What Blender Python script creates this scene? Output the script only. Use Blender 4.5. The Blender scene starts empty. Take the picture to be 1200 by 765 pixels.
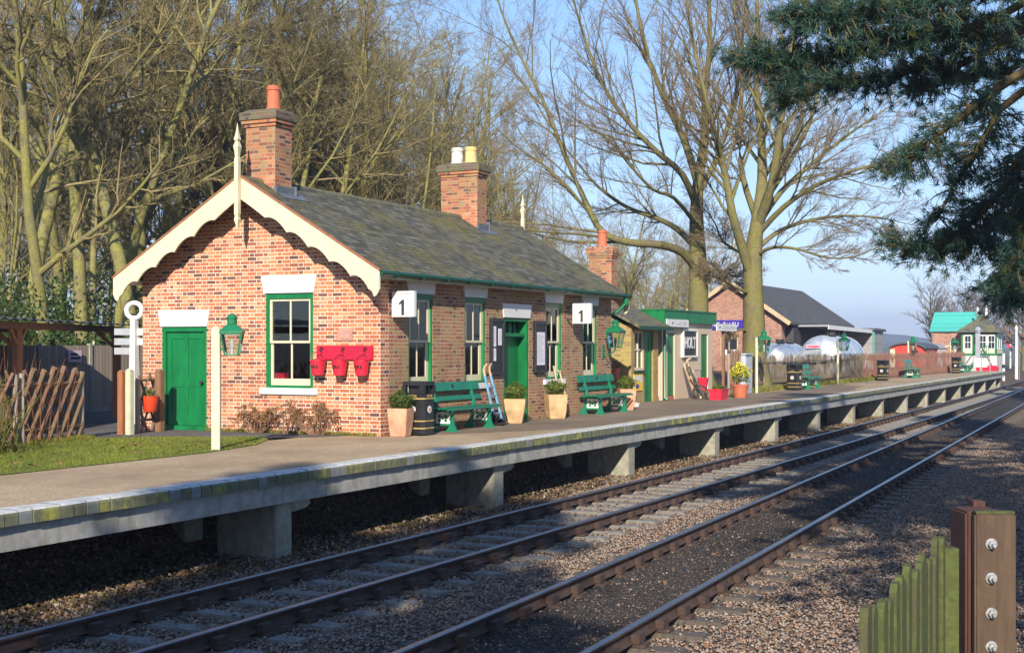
import bpy, bmesh, math, random
import numpy as np
from mathutils import Vector, Matrix
random.seed(7)
RNG = np.random.default_rng(7)
S = bpy.context.scene
COL = S.collection
R = math.radians
PI = math.pi

# ------------------------------------------------------------------ camera frame (used to read survey points off the photograph)
TH = math.atan(785/1600.); CT, ST = math.cos(TH), math.sin(TH); EYE = 1.72
def at(u, v, d):
    l = (u-600)/1600*d
    return Vector((d*CT+l*ST, d*ST-l*CT, EYE+(406-v)*d/1600))

# ------------------------------------------------------------------ materials
MATS = {}
class NT:
    def __init__(s, m):
        m.use_nodes = True
        s.t = m.node_tree; s.n = s.t.nodes; s.l = s.t.links
        s.b = s.n['Principled BSDF']
    def new(s, k, **kw):
        n = s.n.new(k)
        for a, b in kw.items(): setattr(n, a, b)
        return n
    def link(s, a, b): s.l.new(a, b)
    def setin(s, sock, val):
        if isinstance(val, bpy.types.NodeSocket): s.l.new(val, sock)
        else: sock.default_value = val
    def math(s, op, a, b=0.0, c=None):
        n = s.new('ShaderNodeMath', operation=op)
        s.setin(n.inputs[0], a); s.setin(n.inputs[1], b)
        if c is not None: s.setin(n.inputs[2], c)
        return n.outputs[0]
    def mix(s, f, a, b, mode='MIX'):
        n = s.new('ShaderNodeMix', data_type='RGBA', blend_type=mode)
        s.setin(n.inputs[0], f); s.setin(n.inputs[6], a); s.setin(n.inputs[7], b)
        return n.outputs[2]
    def noise(s, scale, detail=4, rough=.55, vec=None, stretch=None):
        n = s.new('ShaderNodeTexNoise'); n.inputs['Scale'].default_value = scale
        n.inputs['Detail'].default_value = detail; n.inputs['Roughness'].default_value = rough
        if vec is None: vec = s.obj()
        if stretch:
            m = s.new('ShaderNodeMapping'); m.inputs['Scale'].default_value = stretch
            s.link(vec, m.inputs[0]); vec = m.outputs[0]
        s.link(vec, n.inputs['Vector'])
        return n.outputs[0]
    def ramp(s, f, pts):
        n = s.new('ShaderNodeValToRGB'); e = n.color_ramp.elements
        while len(e) < len(pts): e.new(.5)
        for k, (p, c) in zip(e, pts):
            k.position = p; k.color = (*c, 1) if len(c) == 3 else c
        s.setin(n.inputs[0], f)
        return n.outputs[0]
    def step(s, f, a, b):
        n = s.new('ShaderNodeMapRange'); n.interpolation_type = 'SMOOTHSTEP'
        s.setin(n.inputs[0], f); n.inputs[1].default_value = a; n.inputs[2].default_value = b
        return n.outputs[0]
    def obj(s):
        return s.new('ShaderNodeTexCoord').outputs['Object']
    def uv(s):
        return s.new('ShaderNodeTexCoord').outputs['UV']
    def bump(s, h, st=.3, dist=.02):
        n = s.new('ShaderNodeBump'); n.inputs['Strength'].default_value = st; n.inputs['Distance'].default_value = dist
        s.setin(n.inputs['Height'], h); s.link(n.outputs[0], s.b.inputs['Normal'])

def C(*c): return (*c, 1)
def newmat(name):
    m = bpy.data.materials.new(name); MATS[name] = m
    return m, NT(m)
def sc(c, k): return tuple(min(1, x*k) for x in c)

def plain(name, col, rough=.6, var=.18, scale=6, metal=0, bump=0, bscale=40, stretch=None, spec=.5):
    m, t = newmat(name)
    f = t.noise(scale, 5, .6, stretch=stretch)
    t.link(t.ramp(f, [(.3, sc(col, 1-var)), (.7, sc(col, 1+var))]), t.b.inputs['Base Color'])
    t.b.inputs['Roughness'].default_value = rough; t.b.inputs['Metallic'].default_value = metal
    t.b.inputs['Specular IOR Level'].default_value = spec
    if bump: t.bump(t.noise(bscale, 4, .6, stretch=stretch), bump, .01)
    return m

def brickmat(name, cols, mortar, stain=None, stain_amt=0., L=.2275, h=.075, seed=0., weather=.12):
    m, t = newmat(name)
    sp = t.new('ShaderNodeSeparateXYZ'); t.link(t.uv(), sp.inputs[0])
    wob = t.noise(9, 2, .5, vec=t.uv())
    u = t.math('ADD', sp.outputs[0], t.math('MULTIPLY', wob, .006)); v = t.math('ADD', sp.outputs[1], t.math('MULTIPLY', wob, .008))
    row = t.math('FLOOR', t.math('DIVIDE', v, h))
    fv = t.math('SUBTRACT', v, t.math('MULTIPLY', row, h))
    odd = t.math('MODULO', t.math('ADD', row, 1000), 2)
    P = 1.5*L
    uu = t.math('ADD', u, t.math('MULTIPLY', odd, .75*L))
    per = t.math('FLOOR', t.math('DIVIDE', uu, P))
    fu = t.math('SUBTRACT', uu, t.math('MULTIPLY', per, P))
    head = t.math('GREATER_THAN', fu, L)
    bid = t.math('ADD', t.math('MULTIPLY', per, 2), head)
    lu = t.math('SUBTRACT', fu, t.math('MULTIPLY', head, L))
    bl = t.math('SUBTRACT', L, t.math('MULTIPLY', head, L*.5))
    eu = t.math('MINIMUM', lu, t.math('SUBTRACT', bl, lu))
    ev = t.math('MINIMUM', fv, t.math('SUBTRACT', h, fv))
    e = t.math('MINIMUM', eu, ev)
    mask = t.step(t.math('ADD', e, t.math('MULTIPLY', t.math('SUBTRACT', t.noise(60, 2, vec=t.uv()), .5), .006)), .0045, .008)
    cb = t.new('ShaderNodeCombineXYZ'); t.link(bid, cb.inputs[0]); t.link(row, cb.inputs[1]); cb.inputs[2].default_value = seed
    wn = t.new('ShaderNodeTexWhiteNoise', noise_dimensions='3D'); t.link(cb.outputs[0], wn.inputs[0])
    col = t.ramp(wn.outputs[0], cols)
    col = t.mix(t.math('MULTIPLY', t.noise(35, 4, .65, vec=t.uv()), .45), col, C(*[x*.45 for x in cols[2][1]]))
    n2 = t.noise(.9, 5, .6, vec=t.uv())
    col = t.mix(t.math('MULTIPLY', t.step(n2, .45, .75), weather), col, C(.42, .27, .19))
    mort = t.mix(t.step(t.noise(3, 4, vec=t.uv()), .3, .7), C(*mortar), C(*sc(mortar, .72)))
    out = t.mix(mask, mort, col)
    tone = t.ramp(t.noise(.55, 5, .6, vec=t.uv()), [(.30, (.78, .75, .72)), (.62, (1, 1, 1))])
    out = t.mix(1.0, out, tone, 'MULTIPLY')
    drip = t.math('MULTIPLY', t.step(t.noise(1.6, 4, .6, vec=t.uv(), stretch=(2.2, .35, 1)), .58, .74), .22)
    out = t.mix(drip, out, C(.16, .105, .075))
    if stain:
        sm = t.math('MULTIPLY', t.step(t.math('ADD', t.noise(1.3, 5, .65, vec=t.uv()), t.math('MULTIPLY', wn.outputs[0], .22)), .5, .78), stain_amt)
        out = t.mix(sm, out, C(*stain))
    t.link(out, t.b.inputs['Base Color']); t.b.inputs['Roughness'].default_value = .85
    t.bump(t.math('ADD', t.math('MULTIPLY', mask, 1.0), t.math('MULTIPLY', t.noise(50, 4, vec=t.uv()), .5)), .5, .008)
    return m

RED = [(0, (.08, .05, .045)), (.07, (.20, .08, .055)), (.22, (.42, .12, .06)), (.52, (.58, .185, .075)), (.80, (.65, .265, .115)), (.93, (.66, .36, .21)), (1, (.50, .25, .18))]
FRONT = [(0, (.05, .04, .045)), (.08, (.20, .08, .06)), (.25, (.38, .13, .07)), (.55, (.45, .18, .09)), (.8, (.44, .27, .11)), (1, (.34, .20, .12))]
M = {}
M['brick_gable'] = brickmat('orange_brick', RED, (.84, .76, .63), (.32, .25, .10), .1)
M['brick_front'] = brickmat('weathered_brick', FRONT, (.55, .47, .37), (.27, .22, .09), .5, seed=3.)
M['brick_chim'] = brickmat('chimney_brick', RED, (.50, .42, .33), (.17, .15, .06), .55, seed=5.)
M['brick_cap'] = brickmat('sooty_brick', [(0, (.06, .05, .045)), (.2, (.10, .075, .06)), (.4, (.15, .09, .065)), (.6, (.2, .11, .075)), (.8, (.14, .12, .07)), (1, (.1, .09, .06))], (.22, .2, .16), (.13, .14, .05), .6, seed=6.)
M['brick_far'] = brickmat('pink_brick', [(0, (.2, .1, .08)), (.2, (.34, .15, .1)), (.4, (.42, .2, .14)), (.6, (.46, .23, .16)), (.8, (.5, .27, .2)), (1, (.4, .2, .15))], (.5, .36, .28), seed=8.)
M['brick_yellow'] = brickmat('yellow_stained_brick', [(0, (.22, .15, .06)), (.2, (.34, .22, .08)), (.4, (.40, .26, .10)), (.6, (.44, .30, .11)), (.8, (.40, .28, .12)), (1, (.36, .2, .1))], (.46, .38, .22), (.33, .28, .07), .6, seed=9.)
M['white_paint'] = plain('white_paint', (.66, .66, .645), .5, .05, 3)
M['cream_paint'] = plain('cream_paint', (.60, .535, .37), .5, .10, 3.5, stretch=(2, 2, .5))
M['green_paint'] = plain('green_paint', (.004, .150, .042), .4, .28, 2.2, stretch=(2, 2, .6))
M['dark_green'] = plain('dark_green_paint', (.004, .052, .022), .35, .12, 3)
M['bench_green'] = plain('bench_green_paint', (.010, .16, .085), .33, .15, 5)
M['lamp_green'] = plain('lamp_green_paint', (.010, .15, .062), .4, .15, 5)
M['rack_red'] = plain('dark_red_paint', (.42, .012, .04), .4, .12, 4)
M['red_paint'] = plain('red_paint', (.62, .022, .05), .35, .1, 4)
M['black_paint'] = plain('black_paint', (.018, .018, .02), .35, .2, 6)
M['iron'] = plain('dark_iron', (.03, .03, .032), .5, .3, 12)
M['gold'] = plain('gold_paint', (.42, .30, .10), .4, .1, 6)
M['grey_box'] = plain('grey_paint', (.42, .46, .5), .5, .1, 4)
M['terracotta'] = plain('terracotta', (.46, .125, .06), .75, .15, 7, bump=.1)
M['pale_pot'] = plain('pale_terracotta', (.52, .28, .17), .8, .3, 4, bump=.1)
M['sand_pot'] = plain('sand_clay', (.50, .33, .17), .8, .3, 4, bump=.1)
M['buff_pot'] = plain('buff_clay', (.62, .43, .16), .7, .15, 6)
M['chalk_pot'] = plain('chalky_clay', (.55, .52, .48), .7, .35, 9)
M['dark_lead'] = plain('dark_lead', (.11, .12, .14), .5, .2, 5)
M['lead'] = plain('lead_flashing', (.30, .32, .36), .45, .15, 5)
M['paper'] = plain('paper', (.72, .70, .76), .6, .06, 5)
M['ink'] = plain('ink', (.03, .03, .03), .6, .05, 5)
M['grey_ink'] = plain('grey_ink', (.32, .33, .36), .6, .05, 5)
M['blue_sign'] = plain('blue_enamel', (.045, .03, .30), .3, .1, 3)
M['yellow_enamel'] = plain('yellow_enamel', (.72, .50, .04), .3, .1, 6)
M['plaque'] = plain('worn_plaque', (.42, .23, .18), .8, .2, 15)
M['blue_metal'] = plain('faded_blue_paint', (.16, .33, .50), .5, .2, 8)
M['pole_wood'] = plain('pale_wood', (.48, .36, .22), .7, .2, 10, stretch=(1, 1, .1))
M['brown_wood'] = plain('brown_wood', (.20, .105, .06), .75, .3, 8, stretch=(3, 3, .3), bump=.2)
M['red_wood'] = plain('stained_red_wood', (.30, .115, .05), .65, .25, 8, stretch=(3, 3, .3), bump=.15)
M['grey_wood'] = plain('weathered_wood', (.27, .23, .19), .85, .3, 8, stretch=(3, 3, .3), bump=.2)
M['pale_moss_post'] = plain('cream_post_paint', (.47, .48, .34), .6, .12, 4)
M['corrugated'] = plain('dark_corrugated', (.07, .07, .08), .6, .25, 5)
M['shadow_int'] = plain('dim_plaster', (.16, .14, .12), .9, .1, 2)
M['steel'] = plain('polished_steel', (.30, .29, .30), .36, .15, 10, metal=1)
M['tank'] = plain('stainless_tank', (.56, .60, .64), .42, .15, 1.0, metal=.55)
M['rust'] = plain('rusty_iron', (.06, .034, .025), .85, .4, 9, bump=.2)
M['bolt'] = plain('galvanised_bolt', (.36, .36, .37), .5, .35, 60, metal=.7)
M['carriage_red'] = plain('carriage_red', (.48, .05, .03), .45, .12, 3)
M['hill'] = plain('far_woodland', (.09, .10, .085), .95, .35, .02)
M['pink_sign'] = plain('faded_pink', (.6, .42, .5), .6, .1, 6)
M['brick_base'] = plain('red_brick_base', (.36, .12, .07), .85, .25, 14)

def mk_grain(name, base, moss, amount, rough=.85):
    m, t = newmat(name)
    f = t.noise(5, 6, .65, stretch=(6, 6, .7)); g = t.noise(2.2, 5, .65)
    c = t.ramp(f, [(.25, sc(base, .5)), (.55, base), (.8, sc(base, 1.5))])
    c = t.mix(t.math('MULTIPLY', t.step(g, .5-.3*amount, .72-.2*amount), amount), c, t.ramp(t.noise(30, 4), [(.3, sc(moss, .6)), (.7, sc(moss, 1.3))]))
    t.link(c, t.b.inputs['Base Color']); t.b.inputs['Roughness'].default_value = rough
    t.bump(t.math('ADD', f, t.math('MULTIPLY', t.noise(60, 3), .4)), .5, .012)
    return m
M['moss_wood'] = mk_grain('mossy_green_wood', (.07, .058, .034), (.066, .09, .014), .75)
M['lattice'] = mk_grain('mossy_rustic_pole', (.21, .115, .075), (.16, .16, .07), .3)
M['old_post'] = mk_grain('bolted_post_timber', (.085, .05, .034), (.08, .075, .03), .3)
M['dark_post'] = mk_grain('dark_red_timber', (.075, .028, .02), (.08, .09, .02), .1)
M['fence_far'] = mk_grain('chestnut_paling', (.20, .14, .098), (.18, .18, .06), .4)

def boards(name, base, w, dark=.45, vertical=True, var=.2, gap=.012, bump=.6, rough=.7):
    m, t = newmat(name)
    sp = t.new('ShaderNodeSeparateXYZ'); t.link(t.uv(), sp.inputs[0])
    u = sp.outputs[0] if vertical else sp.outputs[1]
    q = t.math('DIVIDE', u, w); b = t.math('FLOOR', q); f = t.math('MULTIPLY', t.math('SUBTRACT', q, b), w)
    e = t.math('MINIMUM', f, t.math('SUBTRACT', w, f)); mask = t.step(e, gap*.4, gap)
    wn = t.new('ShaderNodeTexWhiteNoise', noise_dimensions='1D'); t.link(b, wn.inputs['W'])
    gr = t.noise(4, 5, .6, vec=t.uv(), stretch=(8, 1, 1) if vertical else (1, 8, 1))
    c = t.ramp(t.math('ADD', t.math('MULTIPLY', wn.outputs[0], .5), t.math('MULTIPLY', gr, .5)), [(.2, sc(base, 1-var)), (.8, sc(base, 1+var))])
    t.link(t.mix(mask, C(*sc(base, dark)), c), t.b.inputs['Base Color']); t.b.inputs['Roughness'].default_value = rough
    t.bump(mask, bump, .012)
    return m
M['shed_boards'] = boards('fawn_boards', (.60, .48, .35), .11, .6, var=.08, rough=.6)
M['door_green'] = boards('green_door_boards', (.004, .14, .036), .14, .55, var=.05, rough=.35)
M['fence_boards'] = boards('grey_fence_boards', (.33, .265, .20), .13, .35, var=.2)
M['turq_roof'] = boards('turquoise_sheet', (.06, .40, .33), .35, .7, var=.15)
M['weatherboard'] = boards('grey_weatherboard', (.30, .29, .28), .16, .3, vertical=False, var=.2)
M['dark_boards'] = boards('tarred_boards', (.05, .045, .05), .15, .4)
M['cream_boards'] = boards('cream_boards', (.66, .60, .44), .14, .7, var=.05)

def slate(name, cols, moss, amt):
    m, t = newmat(name)
    br = t.new('ShaderNodeTexBrick'); br.offset = .5
    t.link(t.uv(), br.inputs['Vector'])
    br.inputs['Scale'].default_value = 1; br.inputs['Brick Width'].default_value = .26; br.inputs['Row Height'].default_value = .15
    br.inputs['Mortar Size'].default_value = .006; br.inputs['Mortar Smooth'].default_value = .3
    br.inputs['Color1'].default_value = C(0, 0, 0); br.inputs['Color2'].default_value = C(1, 1, 1); br.inputs['Mortar'].default_value = C(0, 0, 0)
    f = t.math('ADD', t.math('MULTIPLY', br.outputs[0], .45), t.math('MULTIPLY', t.noise(8, 5, .65, vec=t.uv(), stretch=(1, .4, 1)), .6))
    c = t.ramp(f, [(.2, cols[0]), (.5, cols[1]), (.85, cols[2])])
    n = t.noise(.7, 6, .7, vec=t.uv()); n2 = t.noise(9, 5, .7, vec=t.uv())
    c = t.mix(t.math('MULTIPLY', t.step(t.math('ADD', t.math('MULTIPLY', n, .6), t.math('MULTIPLY', n2, .45)), .48, .66), amt), c, C(*moss))
    c = t.mix(t.math('MULTIPLY', t.step(t.noise(5, 4, .6, vec=t.uv()), .66, .74), .5), c, C(.38, .37, .32))
    c = t.mix(br.outputs['Fac'], c, C(.035, .035, .035))
    t.link(c, t.b.inputs['Base Color']); t.b.inputs['Roughness'].default_value = .8; t.b.inputs['Specular IOR Level'].default_value = .2
    sp = t.new('ShaderNodeSeparateXYZ'); t.link(t.uv(), sp.inputs[0])
    saw = t.math('FRACT', t.math('DIVIDE', sp.outputs[1], .15))
    t.bump(t.math('ADD', t.math('ADD', t.math('MULTIPLY', saw, -.8), t.math('MULTIPLY', br.outputs[0], .3)), t.math('MULTIPLY', br.outputs['Fac'], -.4)), .7, .02)
    return m
M['slate'] = slate('mossy_slate', [(.045, .045, .036), (.088, .086, .068), (.18, .168, .125)], (.15, .135, .045), 1.0)
M['slate_moss'] = slate('very_mossy_slate', [(.06, .06, .055), (.11, .11, .09), (.17, .16, .12)], (.20, .18, .05), .9)
M['slate_far'] = slate('grey_slate', [(.055, .055, .055), (.085, .085, .085), (.125, .12, .115)], (.11, .105, .07), .4)

def ground(name, cols, scale, moss=None, mamt=0, bump=.5, bs=120, patch=.5, rough=.95, fleck=None):
    m, t = newmat(name)
    v = t.new('ShaderNodeTexVoronoi'); v.inputs['Scale'].default_value = scale; t.link(t.obj(), v.inputs['Vector'])
    sep = t.new('ShaderNodeSeparateColor'); t.link(v.outputs['Color'], sep.inputs[0])
    c = t.ramp(t.math('ADD', t.math('MULTIPLY', sep.outputs[0], .6), t.math('MULTIPLY', t.noise(patch, 6, .65), .4)), [(.15, cols[0]), (.5, cols[1]), (.85, cols[2])])
    if moss: c = t.mix(t.math('MULTIPLY', t.step(t.noise(1.1, 6, .7), .52, .68), mamt), c, C(*moss))
    c = t.mix(1.0, c, t.ramp(t.noise(.45, 6, .7), [(.35, (.68, .66, .64)), (.62, (1, 1, 1))]), 'MULTIPLY')
    if fleck: c = t.mix(t.step(sep.outputs[1], .86, .9), c, C(*fleck))
    t.link(c, t.b.inputs['Base Color']); t.b.inputs['Roughness'].default_value = rough
    t.b.inputs['Specular IOR Level'].default_value = .25
    t.bump(t.math('ADD', v.outputs['Distance'], t.noise(bs, 3)), bump, .02)
    return m
M['terrain'] = ground('woodland_earth', [(.05, .035, .022), (.10, .07, .045), (.19, .14, .09)], 14, (.07, .09, .03), .5)
M['ballast'] = ground('ballast_bed', [(.055, .040, .032), (.14, .105, .082), (.27, .20, .155)], 20, None, 0, .9, fleck=(.30, .16, .10))
M['cinder'] = ground('oily_cinder', [(.018, .016, .015), (.045, .039, .034), (.12, .10, .085)], 38, None, 0, .8)
M['bank'] = ground('leafy_bank', [(.05, .034, .022), (.12, .08, .05), (.24, .16, .10)], 22, None, 0, .9)
M['gravel'] = ground('tan_gravel', [(.30, .215, .13), (.43, .32, .20), (.54, .42, .28)], 55, None, 0, .35, 160, .5)
M['tarmac'] = ground('brown_tarmac', [(.155, .115, .08), (.235, .18, .13), (.32, .25, .18)], 70, (.16, .135, .1), .4, .3, 160, .5)
M['path'] = ground('grey_tarmac', [(.085, .08, .08), (.12, .115, .115), (.16, .155, .15)], 70, None, 0, .2, 160, .8)
M['lawn'] = ground('lawn_soil', [(.09, .12, .016), (.13, .17, .022), (.19, .21, .035)], 30, (.14, .14, .03), .4, .5, 90, .9)
M['field'] = ground('field', [(.10, .11, .05), (.14, .14, .065), (.18, .16, .09)], .8, None, 0, .2)

def concrete(name, base, moss, amt, streak=True):
    m, t = newmat(name)
    f = t.noise(7, 6, .65)
    c = t.ramp(f, [(.25, sc(base, .62)), (.6, base), (.85, sc(base, 1.25))])
    if streak: c = t.mix(t.math('MULTIPLY', t.step(t.noise(3, 4, .6, stretch=(3, 3, .25)), .5, .7), .45), c, C(*sc(base, .45)))
    c = t.mix(t.math('MULTIPLY', t.step(t.noise(2.3, 6, .7), .5, .66), amt), c, C(*moss))
    t.link(c, t.b.inputs['Base Color']); t.b.inputs['Roughness'].default_value = .88
    t.bump(t.noise(45, 5, .7), .35, .01)
    return m
M['beam'] = concrete('weathered_concrete_beam', (.37, .36, .34), (.17, .165, .09), .55)
M['pier'] = concrete('stained_concrete', (.34, .32, .26), (.16, .16, .06), .5)
M['coping_top'] = concrete('worn_white_edge', (.56, .56, .55), (.22, .22, .16), .35, False)
M['moss_brick'] = concrete('mossy_edge_brick', (.15, .155, .095), (.33, .33, .05), .85)
M['grey_brick'] = concrete('engineering_brick', (.20, .215, .205), (.20, .23, .05), .4)
M['sleeper_wood'] = mk_grain('creosoted_sleeper', (.10, .08, .065), (.12, .12, .06), .3)
M['sleeper_pale'] = concrete('concrete_sleeper', (.20, .19, .17), (.08, .07, .05), .75, False)

def bark(name, base, moss, amt):
    m, t = newmat(name)
    f = t.noise(7, 6, .7, stretch=(1, 1, .35)); g = t.noise(1.3, 5, .7)
    c = t.ramp(f, [(.25, sc(base, .45)), (.55, base), (.8, sc(base, 1.45))])
    c = t.mix(t.math('MULTIPLY', t.step(g, .30, .62), amt), c, t.ramp(t.noise(16, 4), [(.3, sc(moss, .6)), (.7, sc(moss, 1.25))]))
    t.link(c, t.b.inputs['Base Color']); t.b.inputs['Roughness'].default_value = .95
    t.b.inputs['Specular IOR Level'].default_value = .15
    t.bump(t.math('ADD', f, t.noise(40, 3)), .5, .03)
    return m
M['bark'] = bark('mossy_bark', (.16, .135, .085), (.20, .185, .045), .7)
M['bark_wood'] = bark('woodland_bark', (.18, .155, .10), (.25, .235, .06), .85)
M['bark_dark'] = bark('grey_bark', (.155, .125, .085), (.19, .175, .06), .6)
M['twig'] = plain('purple_brown_twig', (.205, .15, .09), .9, .3, 2, spec=.1)
M['twig_wood'] = plain('olive_twig', (.23, .185, .085), .9, .35, 1.5, spec=.1)
M['twig_far'] = plain('far_twig', (.17, .14, .12), .9, .2, 2, spec=.1)
M['pine_bark'] = bark('pine_bark', (.13, .08, .05), (.16, .15, .04), .5)

def leafm(name, a, b, sc_=3, trans=.25, rough=.5):
    m, t = newmat(name)
    t.link(t.ramp(t.noise(sc_, 4, .7), [(.3, a), (.7, b)]), t.b.inputs['Base Color'])
    t.b.inputs['Roughness'].default_value = rough; t.b.inputs['Specular IOR Level'].default_value = .3
    tr = t.new('ShaderNodeBsdfTranslucent'); t.link(t.ramp(t.noise(sc_, 4, .7), [(.3, sc(a, 1.6)), (.7, sc(b, 1.6))]), tr.inputs[0])
    mx = t.new('ShaderNodeMixShader'); mx.inputs[0].default_value = trans
    t.link(t.b.outputs[0], mx.inputs[1]); t.link(tr.outputs[0], mx.inputs[2])
    t.link(mx.outputs[0], t.n['Material Output'].inputs[0])
    return m
M['needle'] = leafm('pine_needle', (.022, .060, .048), (.060, .120, .085), 2, .2)
M['needle_yellow'] = leafm('pine_needle_yellow', (.06, .085, .022), (.11, .13, .03), 2, .2)  # yellower needle colour, given to a few tufts at random
M['holly'] = leafm('dark_evergreen_leaf', (.02, .045, .010), (.065, .10, .02), 2, .15, .35)
M['box_leaf'] = leafm('box_leaf', (.05, .085, .012), (.16, .20, .03), 12, .3)
M['dark_leaf'] = leafm('dark_green_leaf', (.03, .06, .012), (.10, .14, .025), 12, .3)
M['grass'] = leafm('grass_blade', (.13, .175, .018), (.27, .28, .05), 2.5, .35)
M['yellow_flower'] = leafm('yellow_flower', (.55, .50, .015), (.80, .72, .04), 14, .3)
M['dead_flower'] = leafm('dried_flower', (.16, .085, .04), (.36, .22, .11), 9, .2, .9)
M['dead_leaf'] = leafm('dead_leaf', (.09, .048, .026), (.30, .17, .085), 14, .15, .9)
M['weed'] = leafm('yellow_green_shoots', (.16, .15, .035), (.30, .26, .06), 6, .3)
M['stone_e'] = plain('stone_pink', (.28, .19, .135), .85, .35, 14)
M['stone_a'] = plain('stone_grey', (.235, .19, .15), .85, .4, 14)
M['stone_b'] = plain('stone_brown', (.25, .15, .095), .85, .4, 14)
M['stone_c'] = plain('stone_pale', (.29, .24, .20), .85, .35, 14)
M['stone_d'] = plain('stone_dark', (.065, .055, .052), .85, .4, 14)

def glassmat(name, tint, refl=1.0):
    m, t = newmat(name)
    gl = t.new('ShaderNodeBsdfGlossy'); gl.inputs['Roughness'].default_value = .02; gl.inputs[0].default_value = C(.9, .93, .95)
    tr = t.new('ShaderNodeBsdfTransparent'); tr.inputs[0].default_value = C(*tint)
    fr = t.new('ShaderNodeFresnel'); fr.inputs[0].default_value = 1.5
    mx = t.new('ShaderNodeMixShader'); t.link(fr.outputs[0], mx.inputs[0]); t.link(tr.outputs[0], mx.inputs[1]); t.link(gl.outputs[0], mx.inputs[2])
    t.link(mx.outputs[0], t.n['Material Output'].inputs[0])
    return m
M['glass'] = glassmat('window_glass', (.80, .84, .84))
M['far_glass'] = plain('dark_glass', (.025, .03, .035), .06, .1, 3)

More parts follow.
